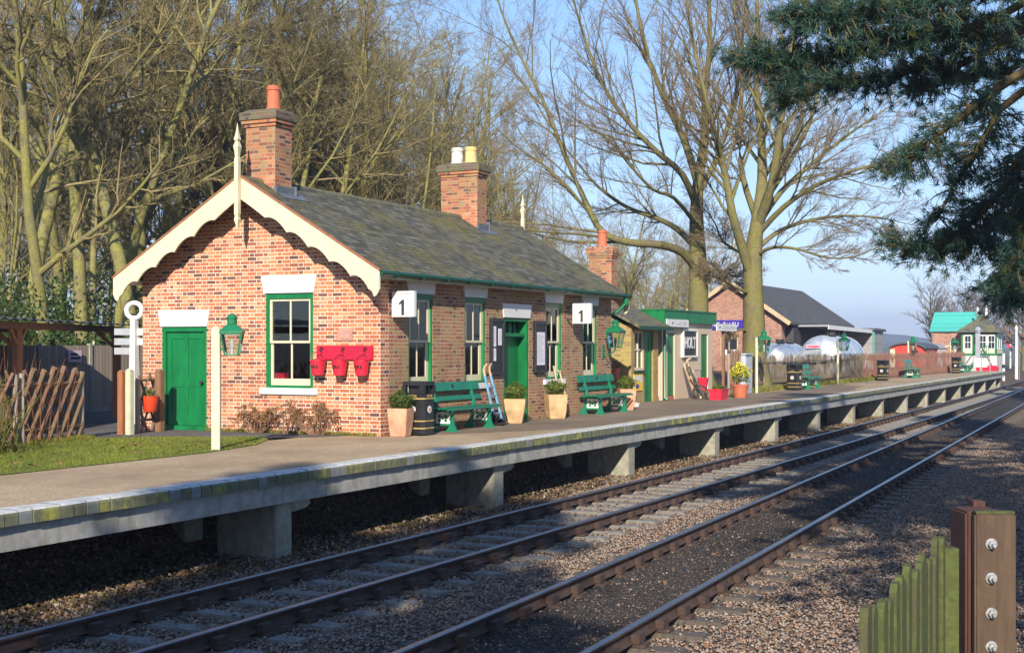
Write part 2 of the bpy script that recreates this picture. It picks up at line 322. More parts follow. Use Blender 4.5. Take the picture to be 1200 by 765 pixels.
# ------------------------------------------------------------------ mesh helper
class MB:
    def __init__(s, tf=None):
        s.v = []; s.f = []; s.mi = []; s.tf = tf; s.cur = 0
    def _p(s, pts):
        b = len(s.v)
        for p in pts:
            s.v.append(tuple(s.tf(*p)) if s.tf else tuple(p))
        return b
    def face(s, idx): s.f.append(tuple(idx)); s.mi.append(s.cur)
    def box(s, x0, x1, y0, y1, z0, z1):
        b = s._p([(x0,y0,z0),(x1,y0,z0),(x1,y1,z0),(x0,y1,z0),(x0,y0,z1),(x1,y0,z1),(x1,y1,z1),(x0,y1,z1)])
        for q in ((3,2,1,0),(4,5,6,7),(0,1,5,4),(1,2,6,5),(2,3,7,6),(3,0,4,7)): s.face([b+k for k in q])
        return s
    def frustum(s, cx, cy, z0, z1, hx0, hy0, hx1, hy1):
        b = s._p([(cx-hx0,cy-hy0,z0),(cx+hx0,cy-hy0,z0),(cx+hx0,cy+hy0,z0),(cx-hx0,cy+hy0,z0),(cx-hx1,cy-hy1,z1),(cx+hx1,cy-hy1,z1),(cx+hx1,cy+hy1,z1),(cx-hx1,cy+hy1,z1)])
        for q in ((3,2,1,0),(4,5,6,7),(0,1,5,4),(1,2,6,5),(2,3,7,6),(3,0,4,7)): s.face([b+k for k in q])
        return s
    def bar(s, p0, p1, w, t=None, up=(0,0,1)):
        p0 = Vector(p0); p1 = Vector(p1); t = t or w
        d = (p1-p0).normalized(); u = Vector(up)
        if abs(d.dot(u)) > .95: u = Vector((0,1,0))
        a = d.cross(u).normalized()*w/2; c = a.cross(d).normalized()*t/2
        b = s._p([p0-a-c, p0+a-c, p0+a+c, p0-a+c, p1-a-c, p1+a-c, p1+a+c, p1-a+c])
        for q in ((3,2,1,0),(4,5,6,7),(0,1,5,4),(1,2,6,5),(2,3,7,6),(3,0,4,7)): s.face([b+k for k in q])
        return s
    def tube(s, pts, rad, n=8, cap=True):
        pts = [Vector(p) for p in pts]
        if not isinstance(rad, (list, tuple)): rad = [rad]*len(pts)
        rings = []
        ref = None
        for i, p in enumerate(pts):
            d = (pts[min(i+1, len(pts)-1)]-pts[max(i-1, 0)]).normalized()
            if ref is None or abs(ref.dot(d)) > .95:
                ref = Vector((0,0,1)) if abs(d.z) < .9 else Vector((1,0,0))
            a = d.cross(ref).normalized(); c = a.cross(d).normalized()
            rings.append(s._p([p+(a*math.cos(2*PI*k/n)+c*math.sin(2*PI*k/n))*rad[i] for k in range(n)]))
        for i in range(len(rings)-1):
            for k in range(n):
                s.face((rings[i]+k, rings[i]+(k+1)%n, rings[i+1]+(k+1)%n, rings[i+1]+k))
        if cap:
            s.face([rings[0]+k for k in range(n)][::-1]); s.face([rings[-1]+k for k in range(n)])
        return s
    def lathe(s, prof, cx=0, cy=0, n=16, rot=0.):
        rings = [s._p([(cx+r*math.cos(2*PI*k/n+rot), cy+r*math.sin(2*PI*k/n+rot), z) for k in range(n)]) for r, z in prof]
        for i in range(len(rings)-1):
            for k in range(n): s.face((rings[i]+k, rings[i]+(k+1)%n, rings[i+1]+(k+1)%n, rings[i+1]+k))
        s.face([rings[0]+k for k in range(n)][::-1]); s.face([rings[-1]+k for k in range(n)])
        return s
    def prism(s, poly, fn, t0, t1):
        n = len(poly)
        a = s._p([fn(p[0], p[1], t0) for p in poly]); b = s._p([fn(p[0], p[1], t1) for p in poly])
        s.face([a+k for k in range(n)][::-1]); s.face([b+k for k in range(n)])
        for k in range(n): s.face((a+k, a+(k+1)%n, b+(k+1)%n, b+k))
        return s
    def quad(s, *p):
        b = s._p(p); s.face(range(b, b+len(p))); return s
    def build(s, name, mat, parent=None, smooth=False, world=True, uv=True, recalc=True, uvf=None, bevel=0):
        mats = mat if isinstance(mat, (list, tuple)) else [mat]
        me = bpy.data.meshes.new(name)
        me.from_pydata(s.v, [], s.f)
        for m in mats: me.materials.append(m)
        me.polygons.foreach_set('material_index', s.mi)
        if recalc:
            bm = bmesh.new(); bm.from_mesh(me)
            bmesh.ops.recalc_face_normals(bm, faces=bm.faces)
            if bevel: bmesh.ops.bevel(bm, geom=[e for e in bm.edges if len(e.link_faces) == 2 and e.calc_face_angle(0) > .6], offset=bevel, segments=2, affect='EDGES', clamp_overlap=True)
            bm.to_mesh(me); bm.free()
        if uv:
            l = me.uv_layers.new(name='UVMap'); vs = me.vertices
            for p in me.polygons:
                n = p.normal; ax = max(range(3), key=lambda k: abs(n[k]))
                for li in p.loop_indices:
                    c = vs[me.loops[li].vertex_index].co
                    l.data[li].uv = uvf(c) if uvf else ((c.y, c.z) if ax == 0 else (c.x, c.z) if ax == 1 else (c.x, c.y))
        if parent is not None and world:
            me.transform(Matrix.Translation(-wloc(parent)))
        if smooth:
            me.polygons.foreach_set('use_smooth', [True]*len(me.polygons))
            if smooth != 'all': me.set_sharp_from_angle(angle=R(40))
        o = bpy.data.objects.new(name, me); COL.objects.link(o)
        if parent is not None: o.parent = parent
        return o

def wloc(o):
    v = Vector((0,0,0))
    while o is not None: v += o.location; o = o.parent
    return v
def tag(o, label=None, cat=None, group=None, kind=None):
    if label: o['label'] = label
    if cat: o['category'] = cat
    if group: o['group'] = group
    if kind: o['kind'] = kind
    return o
def thing(name, label, cat, loc=(0,0,0), rz=0, group=None, kind=None):
    o = bpy.data.objects.new(name, None); COL.objects.link(o)
    o.empty_display_size = .2
    o.location = loc; o.rotation_euler = (0, 0, rz)
    return tag(o, label, cat, group, kind)
def dup(o, parent=None):
    c = o.copy(); COL.objects.link(c)
    if parent is not None: c.parent = parent
    for ch in list(o.children): dup(ch, c)
    return c
def place(proto, used, loc, rz=0, label=None, scale=None):
    o = proto if not used else dup(proto)
    o.location = loc; o.rotation_euler = (0, 0, rz)
    if label: o['label'] = label
    if scale: o.scale = (scale,)*3
    return o
def text(body, size, mat, parent, loc, facing='-y', name='lettering', depth=.004, world=True, width=None, bold=0.):
    cu = bpy.data.curves.new(name, 'FONT'); cu.body = body; cu.size = size; cu.extrude = depth; cu.offset = bold
    cu.align_x = 'CENTER'; cu.align_y = 'CENTER'; cu.resolution_u = 3
    o = bpy.data.objects.new(name, cu); COL.objects.link(o)
    dg = bpy.context.evaluated_depsgraph_get()
    me = bpy.data.meshes.new_from_object(o.evaluated_get(dg))
    bpy.data.objects.remove(o); bpy.data.curves.remove(cu)
    me.materials.clear(); me.materials.append(mat)
    xs = [v.co.x for v in me.vertices]
    k = width/(max(xs)-min(xs)) if width else 1
    rot = Matrix.Rotation(R(-90) if facing == '-x' else 0, 4, 'Z') @ Matrix.Rotation(R(90), 4, 'X') @ Matrix.Diagonal((k, 1, 1, 1))
    off = Vector(loc) - (wloc(parent) if world else Vector((0,0,0)))
    me.transform(Matrix.Translation(off) @ rot)
    o = bpy.data.objects.new(name, me); COL.objects.link(o); o.parent = parent
    return o

def mesh_np(name, V, F, mats, mi=None, smooth=False):
    me = bpy.data.meshes.new(name)
    V = np.asarray(V, dtype=np.float32); F = np.asarray(F, dtype=np.int32)
    k = F.shape[1]
    me.vertices.add(len(V)); me.vertices.foreach_set('co', V.ravel())
    me.loops.add(F.size); me.loops.foreach_set('vertex_index', F.ravel())
    me.polygons.add(len(F)); me.polygons.foreach_set('loop_start', np.arange(0, F.size, k, dtype=np.int32))
    for m in mats: me.materials.append(m)
    if mi is not None: me.polygons.foreach_set('material_index', np.asarray(mi, dtype=np.int32))
    if smooth: me.polygons.foreach_set('use_smooth', np.ones(len(F), dtype=bool))
    me.update(calc_edges=True); me.validate()
    return me
def obj_np(name, me, parent=None):
    o = bpy.data.objects.new(name, me); COL.objects.link(o)
    if parent is not None: o.parent = parent
    return o

# ------------------------------------------------------------------ world, sun, camera
SUN_EL, TRAVEL = 27.0, 21.5            # light travels towards +x and a little towards +y
W = bpy.data.worlds.new('World'); S.world = W; W.use_nodes = True
wt = W.node_tree
sky = wt.nodes.new('ShaderNodeTexSky'); sky.sky_type = 'NISHITA'; sky.sun_disc = False
sd = Vector((-math.cos(R(TRAVEL)), -math.sin(R(TRAVEL)), 0))
sky.sun_elevation = R(SUN_EL); sky.sun_rotation = math.atan2(sd.x, sd.y)
sky.air_density = 1.0; sky.dust_density = .25; sky.ozone_density = 4.5; sky.altitude = 0
hue = wt.nodes.new('ShaderNodeMix'); hue.data_type = 'RGBA'; hue.blend_type = 'MULTIPLY'; hue.inputs[0].default_value = 1; hue.inputs[7].default_value = (.87, .955, 1.16, 1)
den = wt.nodes.new('ShaderNodeVectorMath'); den.operation = 'MULTIPLY_ADD'; den.inputs[1].default_value = (.11,)*3; den.inputs[2].default_value = (1, 1, 1)
quo = wt.nodes.new('ShaderNodeVectorMath'); quo.operation = 'DIVIDE'
wt.links.new(sky.outputs[0], den.inputs[0]); wt.links.new(sky.outputs[0], quo.inputs[0]); wt.links.new(den.outputs[0], quo.inputs[1]); wt.links.new(quo.outputs[0], hue.inputs[6]); wt.links.new(hue.outputs[2], wt.nodes['Background'].inputs[0]); wt.nodes['Background'].inputs[1].default_value = .15
L = bpy.data.lights.new('sun', 'SUN'); L.energy = 4.3; L.angle = R(.5); L.color = (1, .91, .765)
so = bpy.data.objects.new('sun', L); COL.objects.link(so)
vec = Vector((math.cos(R(SUN_EL))*math.cos(R(TRAVEL)), math.cos(R(SUN_EL))*math.sin(R(TRAVEL)), -math.sin(R(SUN_EL))))
so.rotation_euler = vec.to_track_quat('-Z', 'Y').to_euler(); so.location = (-30, -10, 40)
cam = bpy.data.cameras.new('camera'); co = bpy.data.objects.new('camera', cam); COL.objects.link(co)
co.location = (0, 0, EYE); co.rotation_euler = (R(90), 0, TH-R(90))
cam.sensor_width = 36; cam.lens = 48; cam.shift_y = 23.5/1200; cam.clip_end = 6000; cam.clip_start = .05
S.camera = co
S.view_settings.view_transform = 'Standard'; S.view_settings.look = 'None'; S.view_settings.exposure = 0.88; S.view_settings.gamma = 1
S.render.engine = 'CYCLES'; S.cycles.max_bounces = 6; S.cycles.transparent_max_bounces = 12
S.cycles.use_denoising = True
# ================================================================== SETTING
def ztrack(x, y):                       # height of the earth
    z_st = -.03
    if x > 104: z_st = -.03-.9*min(1, (x-104)/10)
    if y <= 12.2: z = -1.24
    elif y <= 14.0:
        k = (y-12.2)/1.8; z = -1.24+(z_st+1.20)*k*k*(3-2*k)
    else: z = z_st
    if y <= 10.9 and x > 104: z = -1.24
    if y < -2: z = -1.24+min(1.0, (-2-y)*.25)
    if y > 60: z += min(2.5, (y-60)*.02)
    return z
def terrain():
    xs = [-400,-200,-100,-60,-40]+[-30+2.*k for k in range(80)]+[140,160,190,230,300,400,600,900,1400,2200,3600]
    ys = [-1500,-600,-200,-100,-50,-25,-12,-8,-6,-4,-3,-2,-1,0,3,6,9,10.4]+[10.9+.23*k for k in range(14)]+[14.2,15.5,17,20,24,30,40,60,90,130,200,300,500,900,1600,2600]
    V = [(x, y, ztrack(x, y)+(random.uniform(-.04,.05) if 10.9 < y < 13.5 else 0)) for y in ys for x in xs]
    nx = len(xs)
    F = [(j*nx+i, j*nx+i+1, (j+1)*nx+i+1, (j+1)*nx+i) for j in range(len(ys)-1) for i in range(nx-1)]
    mi = []
    for j in range(len(ys)-1):
        for i in range(nx-1):
            y = ys[j]; x = xs[i]
            mi.append(1 if 10.3 < y < 14.1 else (2 if (x > 165 or y > 200 or y < -100) else 0))
    me = mesh_np('ground', V, F, [M['terrain'], M['bank'], M['field']], mi, True)
    tag(obj_np('ground', me), kind='structure')
terrain()

# the two lines: centre offset of every rail
def bend(x): return .00017*max(0, x-12)**2 if x < 130 else .00017*118**2+.04*(x-130)
def y1(x): return 9.74+bend(x)*.9           # far rail of platform line
def y4(x): return 4.60+.034*(x-8)           # near rail of siding
RZ = -.95
XS = [-12+2*k for k in range(90)]
def strip(name, mat, fa, fb, z, x0=-25, x1=175, step=2.5, dz=0):
    V = []; F = []
    n = int((x1-x0)/step)+1
    for i in range(n):
        x = x0+step*i
        V += [(x, fa(x), z), (x, fb(x), z)]
    for i in range(n-1): F.append((2*i+1, 2*i, 2*i+2, 2*i+3))
    me = mesh_np(name, V, F, [mat]); o = obj_np(name, me); tag(o, kind='structure'); return o
strip('track_ballast', M['ballast'], lambda x: -1.6, lambda x: 10.85, -1.185)
strip('siding_cinder', M['cinder'], lambda x: y4(x)+.1, lambda x: y4(x)+1.42, -1.128)

def rail(yf, label, x0=-6, x1=150):
    prof = [(-.07,0),(.07,0),(.07,.012),(.012,.03),(.010,.10),(.036,.112),(.036,.140),(.028,.150),(-.028,.150),(-.036,.140),(-.036,.112),(-.010,.10),(-.012,.03),(-.07,.012)]
    V = []; F = []; mi = []
    n = int((x1-x0)/2)+1; k = len(prof)
    for i in range(n):
        x = x0+2*i; y = yf(x)
        for a, z in prof: V.append((x, y+a, RZ-.15+z))
    for i in range(n-1):
        for j in range(k):
            F.append((i*k+j, i*k+(j+1)%k, (i+1)*k+(j+1)%k, (i+1)*k+j)); mi.append(1 if j in (7, 8) else 0)
    me = mesh_np('rail', V, F, [M['rust'], M['steel']], mi)
    o = obj_np('rail', me); bm = bmesh.new(); bm.from_mesh(me); bmesh.ops.recalc_face_normals(bm, faces=bm.faces); bm.to_mesh(me); bm.free()
    tag(o, label, 'rail', 'running rails of the two tracks')
rail(lambda x: y1(x), 'shiny topped rusty rail running closest to the platform edge')
rail(lambda x: y1(x)-1.5, 'second rusty rail from the platform, near side of the platform track')
rail(lambda x: y4(x)+1.5, 'third rusty rail from the platform, far side of the dark cinder siding')
rail(lambda x: y4(x), 'fourth rusty rail from the platform, edging the dark siding by the gravel walk')

# sleepers with a chair under each rail
def sleeper_proto(mat, lbl, grp, chairs=True, ang=0):
    t = thing('sleeper', lbl, 'sleeper', group=grp)
    MB().box(-.125,.125,-1.3,1.3,-.13,.0).build('beam', mat, t, world=False, bevel=.012)
    if chairs:
        for y in (-.75, .75):
            m = MB(); m.box(-.10,.10,y-.19,y+.19,0,.035); m.box(-.09,.09,y-.13,y-.045,.035,.125); m.box(-.09,.09,y+.045,y+.13,.035,.10); m.box(-.06,.06,y+.04,y+.08,.06,.13)
            m.build('chair', M['rust'], t, world=False, bevel=.008)
    return t
def lay(mat, lbl, grp, fy, xa, xb, step, zt, far_from):
    p = sleeper_proto(mat, lbl, grp); used = False
    x = xa
    while x < xb:
        y = fy(x); sl = (fy(x+1)-fy(x-1))/2
        if x < far_from:
            o = place(p, used, (x, y, zt+random.uniform(-.006,.006)), math.atan(sl)+random.uniform(-.01,.01)); used = True
        else:
            b = [c for c in p.children if c.name.startswith('beam')][0].copy(); b.name = 'sleeper'; COL.objects.link(b); b.parent = None
            b.location = (x, y, zt); b.rotation_euler = (0,0,math.atan(sl)); tag(b, lbl, 'sleeper', grp)
        x += step
lay(M['sleeper_pale'], 'grey concrete sleeper under the track beside the platform', 'sleepers of the platform track', lambda x: y1(x)-.75, 5.3, 100, .72, RZ-.15-.033, 62)
lay(M['sleeper_wood'], 'weathered timber sleeper half buried under the dark siding', 'sleepers of the siding', lambda x: y4(x)+.75, 4.8, 90, .74, RZ-.15-.036, 55)

# loose stones
def octa():
    return np.array([(1,0,0),(-1,0,0),(0,1,0),(0,-1,0),(0,0,1),(0,0,-1)], float), np.array([(0,2,4),(2,1,4),(1,3,4),(3,0,4),(2,0,5),(1,2,5),(3,1,5),(0,3,5)])
def stones(name, pts, smin, smax, mats, p, flat=.6):
    n = len(pts); bv, bf = octa()
    s = RNG.uniform(smin, smax, (n,1,1))*RNG.uniform(.6,1.2,(n,1,3)); s[:,:,2] *= flat
    v = bv[None]*s + RNG.normal(0,.18,(n,6,3))*s
    a = RNG.uniform(0,2*PI,n); ca, sa = np.cos(a)[:,None], np.sin(a)[:,None]
    t = RNG.uniform(-.5,.5,n)[:,None]
    z = v[:,:,2]+v[:,:,0]*t
    x = v[:,:,0]*ca-v[:,:,1]*sa; y = v[:,:,0]*sa+v[:,:,1]*ca
    V = np.stack([x,y,z],2)+pts[:,None,:]
    F = (bf[None]+np.arange(n)[:,None,None]*6).reshape(-1,3)
    mi = np.repeat(RNG.choice(len(mats), n, p=p), 8)
    me = mesh_np(name, V.reshape(-1,3), F, mats, mi)
    return tag(obj_np(name, me), kind='stuff')
def inframe_x(n, a, b): return a+(b-a)*RNG.random(n)**1.7
SM = [M['stone_a'], M['stone_b'], M['stone_c'], M['stone_d'], M['stone_e']]
n = 230000
x = inframe_x(n, 6.5, 52); y = RNG.uniform(-.2, 10.7, n)
keep = (y > .06*x) & (y < 10.75)
y4v = 4.60+.034*(x-8); b = .00017*np.maximum(0, x-12)**2*.9
ins = (y > y4v+.06) & (y < y4v+1.44)
keep &= ~(ins & (RNG.random(n) < .985))
for yr in (9.74+b, 8.24+b, y4v+1.5, y4v): keep &= np.abs(y-yr) > .085
# mostly off the tops of the sleepers
ph = ((x-5.3+.36) % .72)-.36; on1 = (np.abs(ph) < .14) & (y > 9.0+b-1.3) & (y < 9.0+b+1.3)
ph2 = ((x-4.8+.37) % .74)-.37; on2 = (np.abs(ph2) < .14) & (y > y4v+.75-1.3) & (y < y4v+.75+1.3)
keep &= ~(on1 & (RNG.random(n) < .85)) & ~(on2 & (RNG.random(n) < .9) & ~ins)
P = np.stack([x, y, np.where(ins,-1.125,-1.172)+RNG.uniform(-.01,.022,n)+np.where((on1|on2)&~ins,.045,0)], 1)[keep]
stones('ballast_stones', P, .012, .030, SM, [.26,.18,.18,.12,.26])
n = 26000; x = inframe_x(n, 8, 45); y = y4(x)+RNG.uniform(.08, 1.42, n) if False else 4.60+.034*(x-8)+RNG.uniform(.08, 1.42, n)
stones('cinder_grit', np.stack([x, y, np.full(n, -1.124)], 1), .006, .018, [M['stone_d'], M['stone_b'], M['cinder']], [.45,.12,.43])
# leaf litter on the bank beneath the platform and along the ballast shoulder
def leaves(name, pts, s0, s1, mats, tilt=.5):
    n = len(pts)
    q = np.array([(-1,-.6,0),(1,-.6,.2),(1,.6,0),(-1,.6,.25)])
    s = RNG.uniform(s0, s1, n)[:,None,None]
    v = q[None]*s
    a = RNG.uniform(0,2*PI,n); tx = RNG.normal(0,tilt,n); ty = RNG.normal(0,tilt,n)
    z = v[:,:,2]+v[:,:,0]*tx[:,None]+v[:,:,1]*ty[:,None]
    X = v[:,:,0]*np.cos(a)[:,None]-v[:,:,1]*np.sin(a)[:,None]; Y = v[:,:,0]*np.sin(a)[:,None]+v[:,:,1]*np.cos(a)[:,None]
    V = np.stack([X,Y,z],2)+pts[:,None,:]
    F = np.arange(n*4).reshape(n,4)
    me = mesh_np(name, V.reshape(-1,3), F, mats, RNG.integers(0,len(mats),n))
    return tag(obj_np(name, me), kind='stuff')
def bank_z(y, x):
    k = np.clip((y-12.2)/1.8, 0, 1); return -1.24+1.17*k*k*(3-2*k)
n = 75000; x = inframe_x(n, 8, 60); y = RNG.uniform(10.2, 13.4, n)
leaves('fallen_leaves', np.stack([x, y, np.maximum(bank_z(y, x), -1.185)+.02], 1), .010, .026, [M['dead_leaf'], M['dead_leaf'], M['stone_b'], M['stone_d'], M['stone_c'], M['bark_wood']])
n = 9000; x = inframe_x(n, 8, 70); y = RNG.uniform(.4, 9.5, n); k = (y > .08*x) & (RNG.random(n) < np.where((y < 4.4) | (y > 8), 1, .06)); 
leaves('leaf_litter', np.stack([x, y, np.where((y > 4.7+.034*(x-8)) & (y < 6+.034*(x-8)), -1.11, -1.15)], 1)[k], .015, .035, [M['dead_leaf']], .3)

# ------------------------------------------------------------------ platform
PX0, PX1, PY = -14., 101., 10.95
def pbend(x): return .00004*max(0, x-40)**2
plat = thing('platform', None, None, (PX0, PY, 0), kind='structure')
def pstrip(m, prof, x0, x1, step):
    n = int(round((x1-x0)/step)); k = len(prof); b0 = len(m.v)
    for i in range(n+1):
        x = x0+(x1-x0)*i/n
        m._p([(x, PY+pbend(x)+a, z) for a, z in prof])
    for i in range(n):
        for j in range(k): m.face((b0+i*k+j, b0+i*k+(j+1)%k, b0+(i+1)*k+(j+1)%k, b0+(i+1)*k+j))
    m.face([b0+j for j in range(k)][::-1]); m.face([b0+n*k+j for j in range(k)])
m = MB(); pstrip(m, [(.34,-.16),(2.9,-.16),(2.9,-.012),(.34,-.012)], PX0, PX1, 5); m.build('slab', M['pier'], plat)
m = MB(); pstrip(m, [(.07,-.42),(.30,-.42),(.30,-.15),(.07,-.15)], PX0, PX1, 5); m.build('edge_beam', M['beam'], plat)
m = MB(); x = PX0; i = 0
while x < PX1:
    w = .20*random.uniform(.92, 1.06); o = random.uniform(-.008,.008); zz = random.uniform(-.005,.003)
    p = pbend(x); m.cur = random.choice((0,0,0,0,0,1)) if x > 17 else random.choice((0,0,0,1))
    y0 = PY+p+o
    b = m._p([(xx, yy, z) for xx in (x+.006, x+w-.006) for yy, z in ((y0, -.148),(y0+.33,-.148),(y0+.33,.004+zz),(y0+.035,.004+zz),(y0+.008,-.014),(y0,-.04))])
    m.face([b+k for k in range(6)]); m.face([b+6+k for k in range(6)][::-1])
    for j in range(6):
        c = m.cur
        if j in (2, 3): m.cur = 2
        m.face((b+j, b+(j+1)%6, b+6+(j+1)%6, b+6+j)); m.cur = c
    x += w; i += 1
m.build('coping', [M['moss_brick'], M['grey_brick'], M['coping_top']], plat)
px = [2.6, 9.2, 15.5, 22.1, 28.75, 35.05, 41.0, 46.4, 52.0, 57.6, 63.2, 68.8, 74.4, 80, 85.6, 91.2, 96.8]
for x in px:
    p = pbend(x)+PY
    m = MB()
    m.box(x-.2, x+.2, p+.16, p+1.15, -1.5, -.425)
    m.build('pier', M['pier'], plat, bevel=.015)
    m = MB(); m.prism([(0,-.425),(.46,-.425),(.46,-.51),(.36,-.555),(0,-.58)], lambda a, z, t, x=x, p=p: (x+.2+a-.002, p+t, z), .17, .40)
    m.build('corbel', M['pier'], plat, bevel=.01)
    m = MB(); m.box(x-.2, x+.2, p+1.7, p+2.3, -1.4, -.165)
    m.build('pier', M['pier'], plat, bevel=.015)
m = MB(); m.box(PX1-.6, PX1, PY+.3+pbend(PX1), PY+3+pbend(PX1), -1.2, -.165); m.build('end_wall', M['pier'], plat)

# surfaces on the platform side
def sheet(name, mat, pts, z, kind='structure', sub=None):
    m = MB(); m.quad(*[(x, y, z) for x, y in pts])
    o = m.build(name, mat, None, recalc=False, uv=False)
    return tag(o, kind=kind)
e = lambda x: PY+.325+pbend(x)
sheet('gravel_platform', M['gravel'], [(PX0, e(0)), (40, e(40)), (70, e(70)), (PX1, e(PX1)), (PX1, 14.3), (60, 14.6), (47.5, 15), (22.3, 15), (19, 15), (PX0, 15)], 0.0)
# brown tarmac apron in front of the buildings, with a wavering edge
ap = []
for k in range(40):
    x = 23.0+k*.95; ap.append((x, 11.45+.25*math.sin(k*.9)*.3+max(0, (26-x))*.62+max(0, x-52)*.12))
apron = ap+[(60.2, 13.9), (50, 13.9), (47, 14.9), (22.4, 15.2), (22.4, 13.75)]
sheet('tarmac_apron', M['tarmac'], apron, .005)
sheet('tarmac_yard', M['path'], [(20.3, 17.2), (20.9, 15.6), (21.6, 14.75), (22.5, 14.4), (22.6, 16), (22.6, 20.5), (30, 24), (40, 32), (20, 34), (8, 24), (9, 21.5), (15, 19.9), (18.6, 19.0)], .004)
lawn_poly = [(0, 14.35), (8, 14.25), (13.3, 14.15), (17.6, 14.15), (19.4, 14.5), (20.6, 15.1), (21.1, 15.65), (20.75, 16.4), (20.5, 17.2), (18.9, 18.9), (15, 19.8), (8, 21), (0, 21.5)]
sheet('lawn', M['lawn'], lawn_poly, .009)
def inside(px_, py_, poly):
    r = np.zeros(len(px_), bool); n = len(poly)
    for i in range(n):
        x0, y0 = poly[i]; x1, y1_ = poly[(i+1)%n]
        c = ((y0 > py_) != (y1_ > py_)) & (px_ < (x1-x0)*(py_-y0)/((y1_-y0) or 1e-9)+x0)
        r ^= c
    return r
n = 60000; x = RNG.uniform(9, 21.3, n); y = RNG.uniform(14.1, 20.5, n); k = inside(x, y, lawn_poly) & (y < 12.5+.62*x*.72)
x = x[k]; y = y[k]; n = len(x)
h = RNG.uniform(.015,.045,n)*(1+.5*np.sin(x*1.7)*np.sin(y*2.3)); a = RNG.uniform(0,2*PI,n); w = .006
lean = RNG.normal(0,.02,(n,2))
V = np.stack([np.stack([x-np.cos(a)*w, y-np.sin(a)*w, np.full(n,.008)],1), np.stack([x+np.cos(a)*w, y+np.sin(a)*w, np.full(n,.008)],1), np.stack([x+lean[:,0], y+lean[:,1], .008+h],1)],1)
tag(obj_np('grass', mesh_np('grass', V.reshape(-1,3), np.arange(3*n).reshape(n,3), [M['grass']])), kind='stuff')
n = 260; x = RNG.uniform(9, 20.5, n); y = RNG.uniform(14.3, 19, n); k = inside(x, y, lawn_poly)
leaves('lawn_leaves', np.stack([x, y, np.full(n,.05)],1)[k], .02, .04, [M['dead_leaf']], .3)

# weeds at the foot of the fence, the walls and the lawn edge
n = 9000; x = RNG.uniform(46.5, 72, n); y = 14.42+RNG.normal(0, .10, n)-np.maximum(0, x-60)*.028
n2 = 900; x = np.concatenate([x, 22.36-np.abs(RNG.normal(0,.05,n2)), RNG.uniform(17.6, 19.3, 2500)]); y = np.concatenate([y, RNG.uniform(13.9, 17.9, n2), 18.2+RNG.normal(0,.12,2500)]); n = len(x)
h = RNG.uniform(.05,.24,n)*np.where(x < 22.5, .45, 1); a = RNG.uniform(0,2*PI,n); w = .012; lean = RNG.normal(0,.06,(n,2))
V = np.stack([np.stack([x-np.cos(a)*w, y-np.sin(a)*w, np.full(n,.006)],1), np.stack([x+np.cos(a)*w, y+np.sin(a)*w, np.full(n,.006)],1), np.stack([x+lean[:,0], y+lean[:,1], .006+h],1)],1)
tag(obj_np('weeds', mesh_np('weeds', V.reshape(-1,3), np.arange(3*n).reshape(n,3), [M['grass'], M['weed']], RNG.integers(0,2,n))), kind='stuff')

# far wooded hills
def hills():
    V = []; F = []; N = 120
    for i in range(N+1):
        a = R(-8+70*i/N); d = 1150+60*math.sin(i*.7)
        h = 10+5*math.sin(i*.13+1)+2.5*math.sin(i*.41)+1.2*random.random()
        for r_, z in ((0, -3), (0, 3+h*.3), (25, h*.8+5), (80, h+5.5), (300, -5)):
            V.append(((d+r_)*math.cos(a), (d+r_)*math.sin(a), z+random.uniform(-.7,.7)))
    for i in range(N):
        for j in range(4): F.append((i*5+j, (i+1)*5+j, (i+1)*5+j+1, i*5+j+1))
    tag(obj_np('hills', mesh_np('hills', V, F, [M['hill']], None, False)), kind='structure')
hills()
# ================================================================== STATION BUILDING
BX0, BX1, BY0, BY1 = 22.4, 34.2, 13.8, 19.66
RY, RZT, SL = 16.73, 5.06, .60
def roofz(y): return RZT-SL*abs(y-RY)
st = thing('station_building', 'red brick station house with slate roof, scalloped cream bargeboards and green doors', 'building', (BX0, BY0, 0))
front = lambda a, o, z: (a, BY0-o, z)        # o = outwards from the wall face
gable = lambda a, o, z: (BX0-o, a, z)
def wall_cells(m, a0, a1, z0, z1, holes, th):
    A = sorted({a0, a1, *[h[0] for h in holes], *[h[1] for h in holes]}); Zs = sorted({z0, z1, *[h[2] for h in holes], *[h[3] for h in holes]})
    for i in range(len(A)-1):
        run = None
        for j in range(len(Zs)-1):
            c = ((A[i]+A[i+1])/2, (Zs[j]+Zs[j+1])/2)
            solid = not any(h[0] < c[0] < h[1] and h[2] < c[1] < h[3] for h in holes)
            if solid:
                if run is None: run = Zs[j]
            if (not solid or j == len(Zs)-2) and run is not None:
                m.box(A[i], A[i+1], -th, 0, run, Zs[j+1] if solid else Zs[j]); run = None
GD = (17.97, 19.14, 0.0, 2.13); GW = (15.35, 16.49, .90, 2.78)
FW = [(23.46, 24.44, .93, 2.78), (25.83, 26.80, .93, 2.78), (29.95, 30.92, .93, 2.78), (32.25, 33.20, .93, 2.78)]
FD = (27.70, 29.03, 0.0, 2.38)
m = MB(gable); wall_cells(m, BY0, BY1, -.1, 3.22, [GD, GW], .3)
m.prism([(BY0, 3.22), (BY1, 3.22), (RY, roofz(RY)-.10)], lambda a, z, t: (a, -t, z), 0, .3)
m.build('wall', M['brick_gable'], st)
m = MB(front); wall_cells(m, BX0+.3, BX1, -.1, 3.2, FW+[FD], .3)
m.build('wall', M['brick_front'], st)
m = MB(); m.box(BX0+.3, BX1, BY1-.3, BY1, -.1, 3.2); m.build('wall', M['brick_front'], st)
m = MB(); m.box(BX1-.3, BX1, BY0+.3, BY1-.3, -.1, 3.2); m.prism([(BY0, 3.2), (BY1, 3.2), (RY, roofz(RY)-.1)], lambda a, z, t: (BX1-t, a, z), 0, .3)
m.build('wall', M['brick_chim'], st)
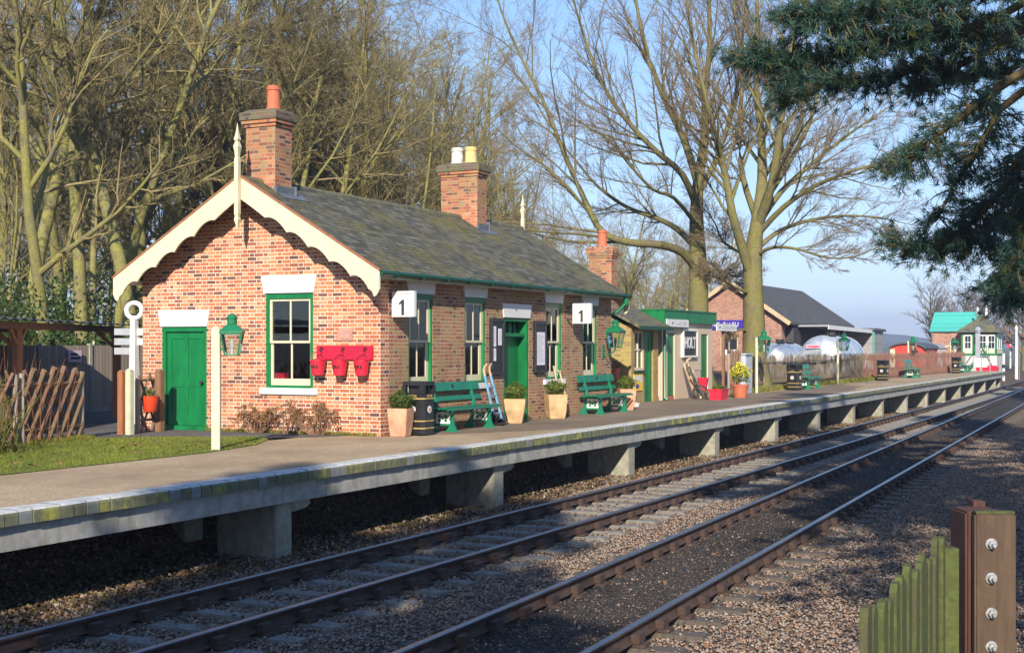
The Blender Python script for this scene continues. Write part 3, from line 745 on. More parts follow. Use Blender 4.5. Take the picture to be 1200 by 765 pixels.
m = MB(); m.box(BX0+.3, BX1-.3, BY0+.3, BY1-.3, -.05, .02); m.box(BX0+.3, BX1-.3, BY0+.31, BY1-.31, 3.0, 3.05); m.box(26.9, 27, BY0+.3, BY1-.3, .02, 3.0); m.box(31.3, 31.4, BY0+.3, BY1-.3, .02, 3.0)
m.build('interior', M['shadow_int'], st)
# slate slopes
def slope(m, x0, x1, ya, yb, th=.07):
    za, zb = roofz(ya), roofz(yb)
    b = m._p([(x0,ya,za),(x1,ya,za),(x1,yb,zb),(x0,yb,zb),(x0,ya,za-th),(x1,ya,za-th),(x1,yb,zb-th),(x0,yb,zb-th)])
    for q in ((0,1,2,3),(7,6,5,4),(0,4,5,1),(1,5,6,2),(2,6,7,3),(3,7,4,0)): m.face([b+k for k in q])
m = MB(); slope(m, 21.9, 34.7, 13.50, RY); slope(m, 21.9, 34.7, 19.96, RY+.002)
roof = m.build('roof', M['slate'], st, uvf=lambda c: (c.x, abs(c.y-RY)*-1.166))
m = MB(); x = 21.9
while x < 34.65:
    w = min(.42, 34.7-x); m.tube([(x, RY, RZT-.03), (x+w-.012, RY, RZT-.03)], .085, 10); x += w
m.build('ridge_tiles', M['slate_moss'], roof, smooth=True)
# bargeboards
def bargeboard(x0, x1, sgn, RZT=RZT):
    pts_top = [(0, RZT+.03), (3.38, RZT+.03-SL*3.38)]
    cusps = [-.62, .62, 1.13, 1.63, 2.12, 2.60, 3.0]
    low = []
    for i in range(len(cusps)-1):
        a, b = cusps[i], cusps[i+1]
        for k in range(10):
            q = a+(b-a)*k/10
            if q < 0: continue
            arch = math.sin(PI*k/10)**.8
            low.append((q, RZT-SL*q-.45+(.10 if i else .04)*arch))
    low.append((3.0, RZT-SL*3.0-.46)); low += [(3.04, RZT-SL*3.04-.45), (3.08, RZT-SL*3.08-.46), (3.12, RZT-SL*3.12-.53), (3.17, RZT-SL*3.17-.48), (3.2, RZT-SL*3.2-.42), (3.24, RZT-SL*3.24-.32)]
    poly = [(0, RZT+.03), *low, (3.24, RZT+.03-SL*3.24)]
    m = MB(); m.prism(poly, lambda a, z, t: (t, RY+sgn*a, z), x0, x1)
    m.build('bargeboard', M['cream_paint'], st)
for sgn in (-1, 1): bargeboard(21.855, 21.90, sgn)
for sgn in (-1, 1): bargeboard(34.7, 34.745, sgn, RZT-.06)
m = MB()
for sgn in (-1, 1): m.bar((21.87, RY, RZT+.045), (21.87, RY+sgn*3.26, RZT+.045-SL*3.26), .07, .03)
m.build('verge_strip', M['red_wood'], st)
def finial(x, z0, z1, drop=True):
    k = (z1-z0)
    prof = [(.006, z1), (.03, z1-.16), (.055, z1-.26), (.075, z1-.32), (.045, z1-.36), (.085, z1-.46), (.06, z1-.56), (.05, z1-.66), (.065, z1-.72), (.065, z0+.32), (.05, z0+.26), (.07, z0+.2), (.035, z0+.1), (.006, z0)]
    m = MB(); m.lathe(prof, x, RY, 4, PI/4); m.build('finial', M['cream_paint'], st)
finial(21.80, 4.02, 6.12); finial(34.80, 4.3, 6.02)
# eaves
m = MB(); m.box(21.91, 34.68, 13.53, 13.56, 3.0, 3.14); m.box(21.91, 34.68, 13.56, BY0, 3.06, 3.09); m.build('fascia', M['cream_paint'], st)
m = MB(); m.box(22.05, 34.68, BY1, 19.98, 3.02, 3.10); m.build('fascia', M['cream_paint'], st)
m = MB(); m.tube([(21.88, 13.47, 3.10), (34.78, 13.47, 3.085)], .055, 10)
for k in range(13): m.box(22.4+k, 22.43+k, 13.41, 13.53, 3.03, 3.16)
m.build('gutter', M['dark_green'], st, smooth=True)
m = MB(); m.tube([(34.45, 13.47, 3.04), (34.45, 13.47, 2.9), (34.33, 13.66, 2.66), (34.28, 13.9, 2.55), (34.28, 13.9, 0)], .045, 10); m.lathe([(.06,2.84),(.085,2.98),(.085,3.0)], 34.45, 13.47, 10)
m.build('downpipe', M['lamp_green'], st, smooth=True)
# lintels, sills
def lintel(tf, a0, a1, z0, z1, fl, name='lintel'):
    m = MB(tf); m.prism([(a0-.02, z0), (a1+.02, z0), (a1+fl, z1), (a0-fl, z1)], lambda a, z, t: (a, t, z), -.05, .03)
    m.build(name, M['white_paint'], st)
lintel(gable, GD[0], GD[1], 2.135, 2.48, .09); lintel(gable, GW[0], GW[1], 2.785, 3.13, .10)
for w in FW: lintel(front, w[0], w[1], 2.785, 3.055, .09)
lintel(front, FD[0], FD[1], 2.385, 2.70, .10)
def sash(tf, h, depth, stile):
    a0, a1, z0, z1 = h
    d = -depth
    m = MB(tf); fw = .075 if stile < .08 else .05
    m.box(a0, a0+fw, d-.08, -.012, z0, z1); m.box(a1-fw, a1, d-.08, -.012, z0, z1); m.box(a0+fw, a1-fw, d-.08, -.012, z1-.11, z1); m.box(a0+fw, a1-fw, d-.08, .01, z0, z0+.05)
    wn = m.build('window', M['green_paint'], st)
    a0 += fw; a1 -= fw; z0 += .05; z1 -= .11
    c = (a0+a1)/2; zm = (z0+z1)/2; s = stile
    m = MB(tf)
    for (lo, hi, o) in ((zm-.02, z1, d-.01), (z0, zm+.02, d-.05)):
        m.box(a0, a0+s, o-.035, o, lo, hi); m.box(a1-s, a1, o-.035, o, lo, hi)
        m.box(a0+s, a1-s, o-.035, o, hi-.045, hi); m.box(a0+s, a1-s, o-.035, o, lo, lo+(.045 if lo > z0 else .13))
        m.box(c-.016, c+.016, o-.03, o-.004, lo+.045, hi-.045)
    m.build('frame', M['cream_paint'], wn)
    m = MB(tf); m.box(a0+.03, a1-.03, d-.033, d-.027, zm, z1-.02); m.box(a0+.03, a1-.03, d-.073, d-.067, z0+.02, zm)
    m.build('pane', M['glass'], wn)
    m = MB(tf); m.box(h[0]-.12, h[1]+.12, -.012, .06, h[2]-.13, h[2]-.003); m.build('sill', M['white_paint'], wn, bevel=.008)
sash(gable, GW, .03, .05)
for w in FW: sash(front, w, .035, .10)
# gable door
m = MB(gable); a0, a1, z0, z1 = GD
m.box(a0, a0+.09, -.12, -.012, z0, z1); m.box(a1-.09, a1, -.12, -.012, z0, z1); m.box(a0+.09, a1-.09, -.12, -.012, z1-.10, z1)
m.build('door_frame', M['green_paint'], st)
m = MB(gable); m.box(a0-.05, a1+.05, -.02, .09, -.02, .09); m.build('door_step', M['green_paint'], st, bevel=.01)
m = MB(gable); b0, b1 = a0+.09, a1-.09
m.box(b0, b1, -.14, -.085, .09, z1-.10)
w = (b1-b0)
for (p0, p1) in ((b0, b0+.11), (b0+w/2-.05, b0+w/2+.05), (b1-.11, b1)):
    m.box(p0, p1, -.085, -.068, .091, z1-.101)
for (lo, hi) in ((.091, .30), (.88, 1.05), (z1-.25, z1-.101)):
    m.box(b0+.11, b0+w/2-.05, -.085, -.070, lo, hi); m.box(b0+w/2+.05, b1-.11, -.085, -.070, lo, hi)
dr = m.build('door', M['green_paint'], st)
m = MB(gable); m.tube([(b0+.06, -.068, .98), (b0+.06, -.02, .98)], .018, 8); m.tube([(b0+.06, -.03, .98), (b0+.06, .015, .98)], .035, 10); m.build('handle', M['iron'], dr, smooth=True)
# front door, recessed with toplight
a0, a1, z0, z1 = FD
m = MB(front); m.box(a0, a0+.10, -.28, -.012, 0, z1); m.box(a1-.10, a1, -.28, -.012, 0, z1); m.box(a0+.10, a1-.10, -.28, -.012, z1-.08, z1); m.box(a0+.10, a1-.10, -.28, -.06, 1.95, 2.03)
m.build('door_frame', M['green_paint'], st)
m = MB(front); m.box(a0+.10, a1-.10, -.27, -.23, .03, 1.95); fd = m.build('door', M['door_green'], st)
m = MB(front); m.tube([(a0+.25, -.23, 1.0), (a0+.25, -.17, 1.0)], .03, 8); m.build('handle', M['iron'], fd)
m = MB(front); m.box(a0+.10, a1-.10, -.25, -.24, 2.03, z1-.08); m.build('toplight', M['far_glass'], st)
m = MB(front)
for k in range(4):
    xx = a0+.10+(a1-a0-.2)*(k+.5)/4
    m.prism([(xx-.14, 2.035), (xx-.02, 2.035), (xx-.06, z1-.085), (xx-.1, z1-.085)], lambda a, z, t: (a, t, z), -.235, -.215)
m.build('toplight_bars', M['green_paint'], st)
# chimneys
def chimney(parent, x0, x1, y0, y1, zb, zt, pots, brick='brick_chim', cap='brick_cap', corb=.07, flash=True):
    m = MB(); m.box(x0, x1, y0, y1, zb, zt-.36); ch = m.build('chimney', M[brick], parent)
    m = MB(); m.box(x0-corb*.45, x1+corb*.45, y0-corb*.45, y1+corb*.45, zt-.36, zt-.29); m.box(x0-corb, x1+corb, y0-corb, y1+corb, zt-.29, zt-.22); m.build('corbel_course', M[brick], ch)
    m = MB(); m.box(x0-corb*1.4, x1+corb*1.4, y0-corb*1.4, y1+corb*1.4, zt-.22, zt-.06); m.frustum((x0+x1)/2, (y0+y1)/2, zt-.06, zt, (x1-x0)/2+corb, (y1-y0)/2+corb, (x1-x0)/2-.03, (y1-y0)/2-.03)
    m.build('cap', M[cap], ch)
    for (px_, py_, r, h, mat) in pots:
        m = MB(); m.lathe([(r*1.12, zt-.03), (r*1.1, zt+.05), (r, zt+.08), (r*.97, zt+h-.1), (r*1.08, zt+h-.09), (r*1.08, zt+h-.05), (r*.98, zt+h-.04), (r*.98, zt+h), (r*.75, zt+h), (r*.7, zt+h-.1)], px_, py_, 16)
        m.build('chimney_pot', M[mat], ch, smooth=True)
    return ch
ch = chimney(roof, 22.55, 23.12, 16.37, 17.09, 4.6, 6.52, [(22.84, 16.62, .135, .50, 'terracotta')])
m = MB(); m.box(22.50, 23.17, 16.30, 16.36, roofz(16.3)-.02, roofz(16.3)+.15); m.box(23.121, 23.14, 16.25, 17.2, 4.7, 4.98); m.quad((22.5, 16.1, roofz(16.1)+.012), (23.42, 16.1, roofz(16.1)+.012), (23.42, RY-.09, roofz(RY-.09)+.012), (22.5, RY-.09, roofz(RY-.09)+.012))
m.build('flashing', M['dark_lead'], ch)
ch = chimney(roof, 31.0, 31.52, 16.2, 17.26, 4.6, 6.45, [(31.26, 16.52, .155, .42, 'buff_pot'), (31.26, 16.92, .155, .42, 'chalk_pot')])
m = MB(); m.box(30.95, 31.57, 16.13, 16.19, roofz(16.16)-.02, roofz(16.16)+.15); m.box(31.521, 31.54, 16.1, 17.35, 4.6, 4.95); m.quad((30.9, 15.95, roofz(15.95)+.012), (31.8, 15.95, roofz(15.95)+.012), (31.8, RY-.09, roofz(RY-.09)+.012), (30.9, RY-.09, roofz(RY-.09)+.012))
m.build('flashing', M['dark_lead'], ch)

# ------------------------------------------------------------------ brick annexe beyond the house
AX0, AX1, AY0, AY1 = 38.4, 40.75, 14.85, 17.2
an = thing('brick_extension', 'low brick outhouse with mossy slate roof and green door beyond the station house', 'building', (AX0, AY0, 0))
m = MB(lambda a, o, z: (a, AY0-o, z)); AW = (38.42+.25, 39.45, 1.0, 2.2); AD = (39.52, 40.3, 0, 2.2)
wall_cells(m, AX0+.0, AX1, -.1, 2.38, [AW, AD], .25); m.build('wall', M['brick_yellow'], an)
m = MB(); m.box(AX0, AX0+.25, AY0+.25, AY1, -.1, 2.38); m.prism([(AY0+.25, 2.38), (AY1, 2.38), (16.0, 2.98)], lambda a, z, t: (AX0+t, a, z), 0, .25); m.build('wall', M['brick_yellow'], an)
m = MB(); m.box(AX1-.25, AX1, AY0+.25, AY1, -.1, 2.38); m.prism([(AY0+.25, 2.38), (AY1, 2.38), (16.0, 2.98)], lambda a, z, t: (AX1-t, a, z), 0, .25); m.box(AX0+.25, AX1-.25, AY1-.25, AY1, -.1, 2.38); m.build('wall', M['brick_yellow'], an)
m = MB()
for (ya, yb) in ((14.5, 16.0), (17.5, 16.002)):
    za = 3.10-.5*abs(ya-16); zb = 3.10
    b = m._p([(38.15,ya,za),(41.0,ya,za),(41.0,yb,zb),(38.15,yb,zb),(38.15,ya,za-.08),(41.0,ya,za-.08),(41.0,yb,zb-.08),(38.15,yb,zb-.08)])
    for q in ((0,1,2,3),(7,6,5,4),(0,4,5,1),(1,5,6,2),(2,6,7,3),(3,7,4,0)): m.face([b+k for k in q])
ar = m.build('roof', M['slate_moss'], an, uvf=lambda c: (c.x, abs(c.y-16)*-1.12))
m = MB(); m.box(38.15, 41.0, 14.42, 14.5, 2.23, 2.33); m.build('gutter', M['dark_green'], an)
m = MB(lambda a, o, z: (a, AY0-o, z)); a0, a1, z0, z1 = AW
m.box(a0, a0+.06, -.1, -.02, z0, z1); m.box(a1-.06, a1, -.1, -.02, z0, z1); m.box(a0+.06, a1-.06, -.1, -.02, z1-.06, z1); m.box(a0+.06, a1-.06, -.1, -.02, z0, z0+.08)
m.box((a0+a1)/2-.02, (a0+a1)/2+.02, -.09, -.03, z0+.08, z1-.06); m.box(a0+.06, (a0+a1)/2-.02, -.09, -.03, 1.6, 1.64); m.box((a0+a1)/2+.02, a1-.06, -.09, -.03, 1.6, 1.64)
wn = m.build('window', M['cream_paint'], an)
m = MB(lambda a, o, z: (a, AY0-o, z)); m.box(a0+.05, a1-.05, -.075, -.07, z0+.05, z1-.05); m.build('pane', M['far_glass'], wn)
m = MB(lambda a, o, z: (a, AY0-o, z)); m.box(a0-.05, a1+.05, -.02, .06, z0-.08, z0-.003); m.build('sill', M['dark_green'], wn)
m = MB(lambda a, o, z: (a, AY0-o, z)); m.box(AD[0], AD[1], -.12, -.05, 0, AD[3]); m.box(AD[0]+.5, AD[0]+.54, -.05, -.03, .05, 2.0); d = m.build('door', M['green_paint'], an)
chimney(ar, 38.55, 39.05, 15.55, 16.3, 2.6, 4.78, [(38.8, 15.95, .14, .50, 'terracotta')], brick='brick_chim', cap='brick_chim', corb=.05)

# ------------------------------------------------------------------ fawn timber hut with green fascia
HX0, HX1, HY0, HY1 = 41.25, 46.45, 14.9, 18.0
hut = thing('platform_hut', 'fawn boarded flat roofed hut with deep green fascia and two green doors', 'building', (HX0, HY0, 0))
HB = [(41.75, 42.45, .0, 2.15), (45.2, 45.95, .0, 2.15)]
m = MB(lambda a, o, z: (a, HY0-o, z)); wall_cells(m, HX0, HX1, .12, 2.5, HB, .1); m.build('wall', M['shed_boards'], hut)
m = MB(); m.box(HX0, HX0+.1, HY0+.1, HY1, .12, 2.5); m.box(HX1-.1, HX1, HY0+.1, HY1, .12, 2.5); m.box(HX0+.1, HX1-.1, HY1-.1, HY1, .12, 2.5); m.build('wall', M['shed_boards'], hut)
m = MB(); m.box(HX0+.02, HX1-.02, HY0+.02, HY1-.02, -.1, .12); m.build('plinth', M['brick_base'], hut)
m = MB(); m.box(HX0-.12, HX1+.1, HY0-.12, HY1+.1, 2.5, 2.88); m.box(HX0-.15, HX1+.13, HY0-.15, HY1+.13, 2.88, 2.92); m.build('fascia', M['green_paint'], hut)
for h in HB:
    m = MB(lambda a, o, z: (a, HY0-o, z)); m.box(h[0], h[1], -.12, -.04, h[2]+.13, h[3]); m.build('door', M['green_paint'], hut)
m = MB(); m.tube([(41.15, 14.78, 2.5), (41.15, 14.78, .1), (41.15, 14.66, .02)], .05, 8); m.build('downpipe', M['green_paint'], hut, smooth=True)
# ================================================================== THINGS ON THE PLATFORM
# --- hanging platform number signs
def number_sign(x, y, label):
    t = thing('platform_sign', label, 'sign', (x, y, 2.29), group='platform number signs')
    m = MB(); m.box(x-.05, x+.05, y-.25, y+.25, 2.29, 2.79); m.build('board', M['white_paint'], t, bevel=.006)
    for z in (2.38, 2.66): m = MB(); m.box(x-.02, x+.02, y+.25, 13.81, z, z+.04); m.build('bracket', M['iron'], t)
    m = MB(); m.prism([(.03,-.15),(-.03,-.15),(-.03,.15),(.012,.15),(.085,.085),(.085,.045),(.03,.075)], lambda a, z, q: (x-.05-q, y+a, 2.475+z), 0, .005); m.build('numeral', M['ink'], t)
    text('PLATFORM', .062, M['grey_ink'], t, (x-.053, y-.02, 2.725), '-x', 'lettering')
number_sign(22.78, 13.50, 'white number 1 platform sign hanging by the gable corner')
number_sign(31.25, 13.38, 'white number 1 platform sign hanging between the two farther windows')
# --- lanterns
def lantern(t, z, r=.19, h=.40, x=0, y=0):
    m = MB()
    for sx in (-1, 1):
        for sy in (-1, 1):
            m.bar((x+sx*r*.62, y+sy*r*.62, z), (x+sx*r, y+sy*r, z+h), .025)
    for k in (-1, 1):
        m.bar((x-r*.62, y+k*r*.62, z+.012), (x+r*.62, y+k*r*.62, z+.012), .025); m.bar((x+k*r*.62, y-r*.62, z+.012), (x+k*r*.62, y+r*.62, z+.012), .025)
        m.bar((x-r, y+k*r, z+h), (x+r, y+k*r, z+h), .03); m.bar((x+k*r, y-r, z+h), (x+k*r, y+r, z+h), .03)
    f = m.build('lantern_frame', M['lamp_green'], t, world=False)
    m = MB(); m.frustum(x, y, z+.02, z+h-.02, r*.60, r*.60, r*.96, r*.96); m.build('glass', M['glass'], f, world=False)
    m = MB(); m.lathe([(.03, z+.02), (.03, z+.12), (.045, z+.14), (.035, z+.25), (.01, z+.27)], x, y, 8); m.build('burner', M['chalk_pot'], f, world=False)
    m = MB(); m.lathe([(r*1.62, z+h+.005), (r*1.62, z+h+.03), (r*.75, z+h+.14), (r*.55, z+h+.15)], x, y, 4, PI/4); m.lathe([(r*.5, z+h+.15), (r*.5, z+h+.24), (r*.62, z+h+.25), (r*.4, z+h+.30), (.02, z+h+.33)], x, y, 12)
    m.build('lantern_cap', M['lamp_green'], f, world=False)
def lamp_post(loc, h, label, rz=0, lz=None, s=1.0, grp='lantern posts', pw=.07):
    t = thing('lamp_post', label, 'lamp', loc, rz, group=grp)
    lz = h-.52 if lz is None else lz
    m = MB(); m.box(-pw, pw, -pw, pw, -.1, h); m.frustum(0, 0, h, h+.04, pw, pw, .02, .02); m.build('post', M['pale_moss_post'], t, world=False, bevel=.008)
    for zz in (lz+.1, lz+.42): m = MB(); m.bar((pw*.7, 0, zz), (.16, 0, zz), .04); m.build('bracket', M['lamp_green'], t, world=False)
    lantern(t, lz, .19*s, .42*s, x=.27, y=-.06)
    return t
lamp_post((18.22, 14.42, 0), 2.02, 'short cream lamp post with green lantern standing on the grass before the gable', R(-60), lz=1.57, s=.88)
t = thing('wall_lantern', 'green wall lantern on the far corner of the station front', 'lamp', (33.62, 13.45, 1.66))
lantern(t, .02, .19, .42)
m = MB(); m.tube([(0, .36, -.12), (0, .2, -.16), (0, .03, -.06), (0, 0, .03)], .018, 6); m.box(-.06, .06, .33, .36, -.25, .1); m.build('bracket', M['lamp_green'], t, world=False)
for (x, lab) in ((49.4, 'lantern post on the platform in front of the nearer big tree trunk'), (62.7, 'lantern post standing before the larger silver tank'), (80.6, 'lantern post standing before the red brake van'), (96.5, 'farthest lantern post, before the pink brick tower')):
    lamp_post((x, 14.15, 0), 2.02, lab, R(-60), lz=1.52, s=1.1, pw=.045)

# --- fire buckets
t = thing('bucket_rack', 'long red board fixed to the gable wall to hold fire buckets', 'rack', (22.4, 14.6, 1.45))
m = MB(); m.box(22.345, 22.398, 13.95, 15.24, 1.46, 1.74); m.build('board', M['rack_red'], t, bevel=.01)
for k, y in enumerate((15.08, 14.58, 14.08)):
    m = MB(); m.tube([(22.345, y, 1.68), (22.25, y, 1.70), (22.235, y, 1.66), (22.25, y, 1.625), (22.28, y, 1.64)], .014, 6); m.build('hook', M['iron'], t)
labs = ['red FIRE bucket on the rack, the one next to the gable window', 'red FIRE bucket hanging between two other buckets on the rack', 'red FIRE bucket on the rack, the one nearest the wall corner']
fb = None
for k, y in enumerate((15.12, 14.62, 14.12)):
    if fb is None:
        fb = thing('fire_bucket', labs[0], 'bucket', group='fire buckets on the red rack')
        m = MB(); m.lathe([(.115, 0), (.12, .0), (.168, .30), (.178, .30), (.178, .315), (.158, .315), (.11, .02)], 0, 0, 20); m.build('body', M['red_paint'], fb, world=False, smooth=True)
        m = MB(); m.tube([(.0, .168, .30), (.0, .15, .40), (.02, .08, .455), (.04, 0, .47), (.02, -.08, .455), (0, -.15, .40), (0, -.168, .30)], .008, 6); m.build('handle', M['red_paint'], fb, world=False, smooth=True)
        o = text('FIRE', .105, M['ink'], fb, (0, 0, .17), '-x', world=False, depth=.003, bold=.003)
        for v in o.data.vertices:                     # wrap the word round the bucket
            y0, z0 = v.co.y, v.co.z; rr = .12+.048*(z0/.30)+.002+abs(v.co.x); v.co.x = -rr*math.cos(y0/.145); v.co.y = rr*math.sin(y0/.145)
    place(fb, k > 0, (22.225, y, 1.165), R(random.uniform(-4, 4)), labs[k], .93)
t = thing('wall_plaque', 'small worn reddish plaque set into the gable wall above the fire buckets', 'plaque', (22.4, 14.6, 1.8))
m = MB(); m.box(22.375, 22.398, 14.43, 14.77, 1.83, 2.07); m.build('slab', M['plaque'], t, bevel=.01)
m = MB(); m.box(22.368, 22.376, 14.47, 14.73, 1.87, 2.03); m.build('face', M['plaque'], t)
# --- notice boards
def notice(x0, x1, z0, z1, label, papers):
    t = thing('notice_board', label, 'notice board', ((x0+x1)/2, 13.8, z0))
    m = MB(); m.box(x0, x1, 13.745, 13.798, z0, z1); m.build('backboard', M['black_paint'], t)
    m = MB(); m.box(x0, x0+.05, 13.72, 13.745, z0, z1); m.box(x1-.05, x1, 13.72, 13.745, z0, z1); m.box(x0+.05, x1-.05, 13.72, 13.745, z0, z0+.05); m.box(x0+.05, x1-.05, 13.72, 13.745, z1-.08, z1); m.build('frame', M['iron'], t)
    for (a, b, c, d, big) in papers:
        m = MB(); m.box(a, b, 13.738, 13.744, c, d); p = m.build('notice', M['paper'], t)
        m = MB(); z = d-.06; n = 0
        while z > c+.05:
            w = (b-a)-.06-random.random()*(b-a)*.3; m.box(a+.03, a+.03+w, 13.735, 13.738, z-.010, z); z -= .045
        m.build('print_lines', M['grey_ink'], p)
notice(26.98, 27.58, 1.10, 2.35, 'black notice board with three small papers beside the green front door', [(27.04, 27.20, 1.72, 2.17, 0), (27.32, 27.48, 1.75, 2.12, 0), (27.03, 27.2, 1.4, 1.68, 0)])
notice(29.25, 29.88, 1.10, 2.33, 'black notice board with one tall lilac timetable sheet', [(29.31, 29.80, 1.28, 2.06, 1)])
# --- litter bins
def make_bin():
    t = thing('litter_bin', '', 'bin', group='black and gold litter bins')
    def oct_(h0, h1, w, ch=.07):
        p = [(-w+ch,-w),(w-ch,-w),(w,-w+ch),(w,w-ch),(w-ch,w),(-w+ch,w),(-w,w-ch),(-w,-w+ch)]
        return p, h0, h1
    def pr(m, p, h0, h1): m.prism(p, lambda a, b, t_: (a, b, t_), h0, h1)
    m = MB(); p, a, b = oct_(.02, .70, .24); pr(m, p, a, b); m.build('body', M['black_paint'], t, world=False)
    m = MB(); p, a, b = oct_(.725, 1.0, .245); 
    # hood: four corner posts, a top and a dark throat
    for sx in (-1, 1):
        for sy in (-1, 1): m.box(min(sx*.245, sx*.15), max(sx*.245, sx*.15), min(sy*.245, sy*.15), max(sy*.245, sy*.15), .80, .96)
    pr(m, oct_(0,0,.245)[0], .725, .80); pr(m, oct_(0,0,.255)[0], .96, 1.04)
    m.box(-.15, .15, -.15, .15, .80, .96)
    m.build('hood', M['black_paint'], t, world=False, bevel=.006)
    m = MB(); pr(m, oct_(0,0,.25)[0], .70, .725); m.build('gold_band', M['gold'], t, world=False)
    for z in (.13, .27): 
        m = MB(); pr(m, oct_(0,0,.247)[0], z, z+.022); m.build('gold_band', M['gold'], t, world=False)
    for fc, lo in (('-x', (-.248, 0, .76)), ('-y', (0, -.248, .76))): text('LITTER', .065, M['gold'], t, lo, fc, world=False)
    for ax in (0, 1):
        m = MB(lambda a, o, z, ax=ax: (-o, a, z) if ax == 0 else (a, -o, z))
        m.prism([(.07*math.cos(2*PI*k/18), .50+.07*math.sin(2*PI*k/18)) for k in range(18)], lambda a, z, q: (a, q, z), .24, .246); m.build('roundel', M['white_paint'], t, world=False)
        m = MB(lambda a, o, z, ax=ax: (-o, a, z) if ax == 0 else (a, -o, z))
        m.prism([(.04*math.cos(2*PI*k/14), .50+.045*math.sin(2*PI*k/14)) for k in range(14)], lambda a, z, q: (a, q, z), .246, .249); m.build('crest', M['plaque'], t, world=False)
    return t
bp = make_bin()
for k, (x, y, rz, lab) in enumerate(((23.05, 13.33, 0, 'black LITTER bin with gold bands between a pot and the bench by the corner'), (53.0, 13.65, -8, 'black litter bin by the paling fence before the silver tanks'), (69.6, 13.45, -5, 'black litter bin by the fence just past the larger silver tank'), (91.2, 13.0, -5, 'farthest black litter bin, below the pink brick tower'))):
    place(bp, k > 0, (x, y, .004), R(rz), lab)
# --- benches
def make_bench():
    t = thing('platform_bench', '', 'bench', group='green slatted platform benches')
    Ln = 1.2
    def plank(y0, z0, y1, z1, th, name='slat', l=Ln):
        m = MB(); m.bar((-l, (y0+y1)/2, (z0+z1)/2), (l, (y0+y1)/2, (z0+z1)/2), math.hypot(y1-y0, z1-z0), th, up=(0, -(z1-z0), (y1-y0)))
        m.build(name, M['bench_green'], t, world=False, bevel=.006)
    plank(.20, .80, .25, .98, .03, 'top_rail')
    plank(.155, .60, .18, .70, .03, 'back_slat')
    for k in range(4): plank(-.30+k*.115, .475+.0*k, -.20+k*.115, .475-.006*k, .03, 'seat_slat')
    plank(-.335, .43, -.33, .475, .025, 'seat_front')
    m = MB(); m.box(-.035, .035, .19, .212, .87, .93); m.build('badge', M['black_paint'], t, world=False)
    for s in (-1, 1):
        x = s*.82; m = MB()
        def pl(poly): m.prism(poly, lambda a, z, q: (q, a, z), x-.025, x+.025)
        pl([(-.38, 0), (-.08, 0), (-.14, .05), (-.20, .14), (-.215, .26), (-.19, .40), (-.27, .40), (-.275, .26), (-.29, .14), (-.33, .06)])   # front leg
        pl([(.10, 0), (.36, 0), (.33, .05), (.26, .13), (.20, .26), (.19, .40), (.11, .40), (.13, .26), (.15, .13), (.13, .05)])             # rear leg
        pl([(-.30, .40), (.20, .40), (.20, .455), (-.30, .455)])
        pl([(.10, .455), (.17, .455), (.19, .62), (.27, .96), (.22, .97), (.14, .70), (.10, .60)])
        pl([(-.19, .12), (.14, .12), (.15, .16), (-.2, .16)])
        m.build('end_frame', M['bench_green'], t, world=False)
        m = MB(); m.box(x-.012, x+.012, -.19, .13, .163, .396); e = m.build('monogram_panel', M['white_paint'], t, world=False)
        m = MB()
        for (y, z) in ((-.10, .31), (.04, .31), (-.10, .23), (.04, .23), (-.03, .27)): m.prism([(y+.035*math.cos(2*PI*k/10), z+.035*math.sin(2*PI*k/10)) for k in range(10)], lambda a, zz, q: (q, a, zz), x-.016, x+.016)
        m.build('monogram', M['bench_green'], e, world=False)
    return t
be = make_bench()
for k, (x, y, rz, lab) in enumerate(((24.95, 13.42, 0, 'long green bench under the second window next to the litter bin'), (32.75, 13.42, 0, 'green bench under the last window near the wall lantern'), (55.2, 13.7, 0, 'green bench by the paling fence before the larger silver tank'), (77.2, 13.35, 0, 'small looking green bench on the red tinted fence'), (94.2, 13.0, 0, 'farthest green bench next to the last litter bin'))):
    place(be, k > 0, (x, y, .004), R(rz), lab)
# --- planters
def leaf_ball(n, r, s, squash=1.0, seed=1, hole=.0):
    g = np.random.default_rng(seed)
    d = g.normal(size=(n,3)); d /= np.linalg.norm(d, axis=1)[:,None]
    lob = 1+.13*np.sin(d[:,0]*5+seed)*np.sin(d[:,1]*4+2)+.1*np.sin(d[:,2]*7)
    c = d*(r*lob*g.uniform(.62,1.04,n))[:,None]; c[:,2] *= squash
    a = g.normal(size=(n,3)); a /= np.linalg.norm(a, axis=1)[:,None]
    b = np.cross(a, d+g.normal(0,.4,(n,3))); b /= np.linalg.norm(b, axis=1)[:,None]+1e-9
    q = np.stack([c-a*s, c+b*s*.45, c+a*s, c-b*s*.45],1)
    return q.reshape(-1,3), np.arange(4*n).reshape(n,4)
def square_pot(x, y, mat, label, h=.52, w0=.13, w1=.20, rz=0, leaf='box_leaf', r=.23, seed=1):
    t = thing('planter', label, 'planter', (x, y, .004), R(rz), group='tall square pots of clipped box')
    m = MB(); zs = [(0, w0), (.12, w0*1.12), (.3, w0+(w1-w0)*.72), (h-.03, w1), (h, w1), (h, w1-.03), (h-.05, w1-.035)]
    for i in range(len(zs)-1): pass
    m.lathe([(w*1.414, z) for z, w in zs], 0, 0, 4, PI/4); m.build('pot', M[mat], t, world=False, bevel=.012)
    V, F = leaf_ball(900, r, .035, .85, seed); V = V+np.array([0,0,h+r*.62])
    obj_np('foliage', mesh_np('foliage', V, F, [M[leaf]]), t)
    m = MB()
    for k in range(4): m.tube([(0,0,h-.06), (random.uniform(-.08,.08), random.uniform(-.08,.08), h+.2)], [.015,.006], 5)
    m.build('stems', M['brown_wood'], t, world=False)
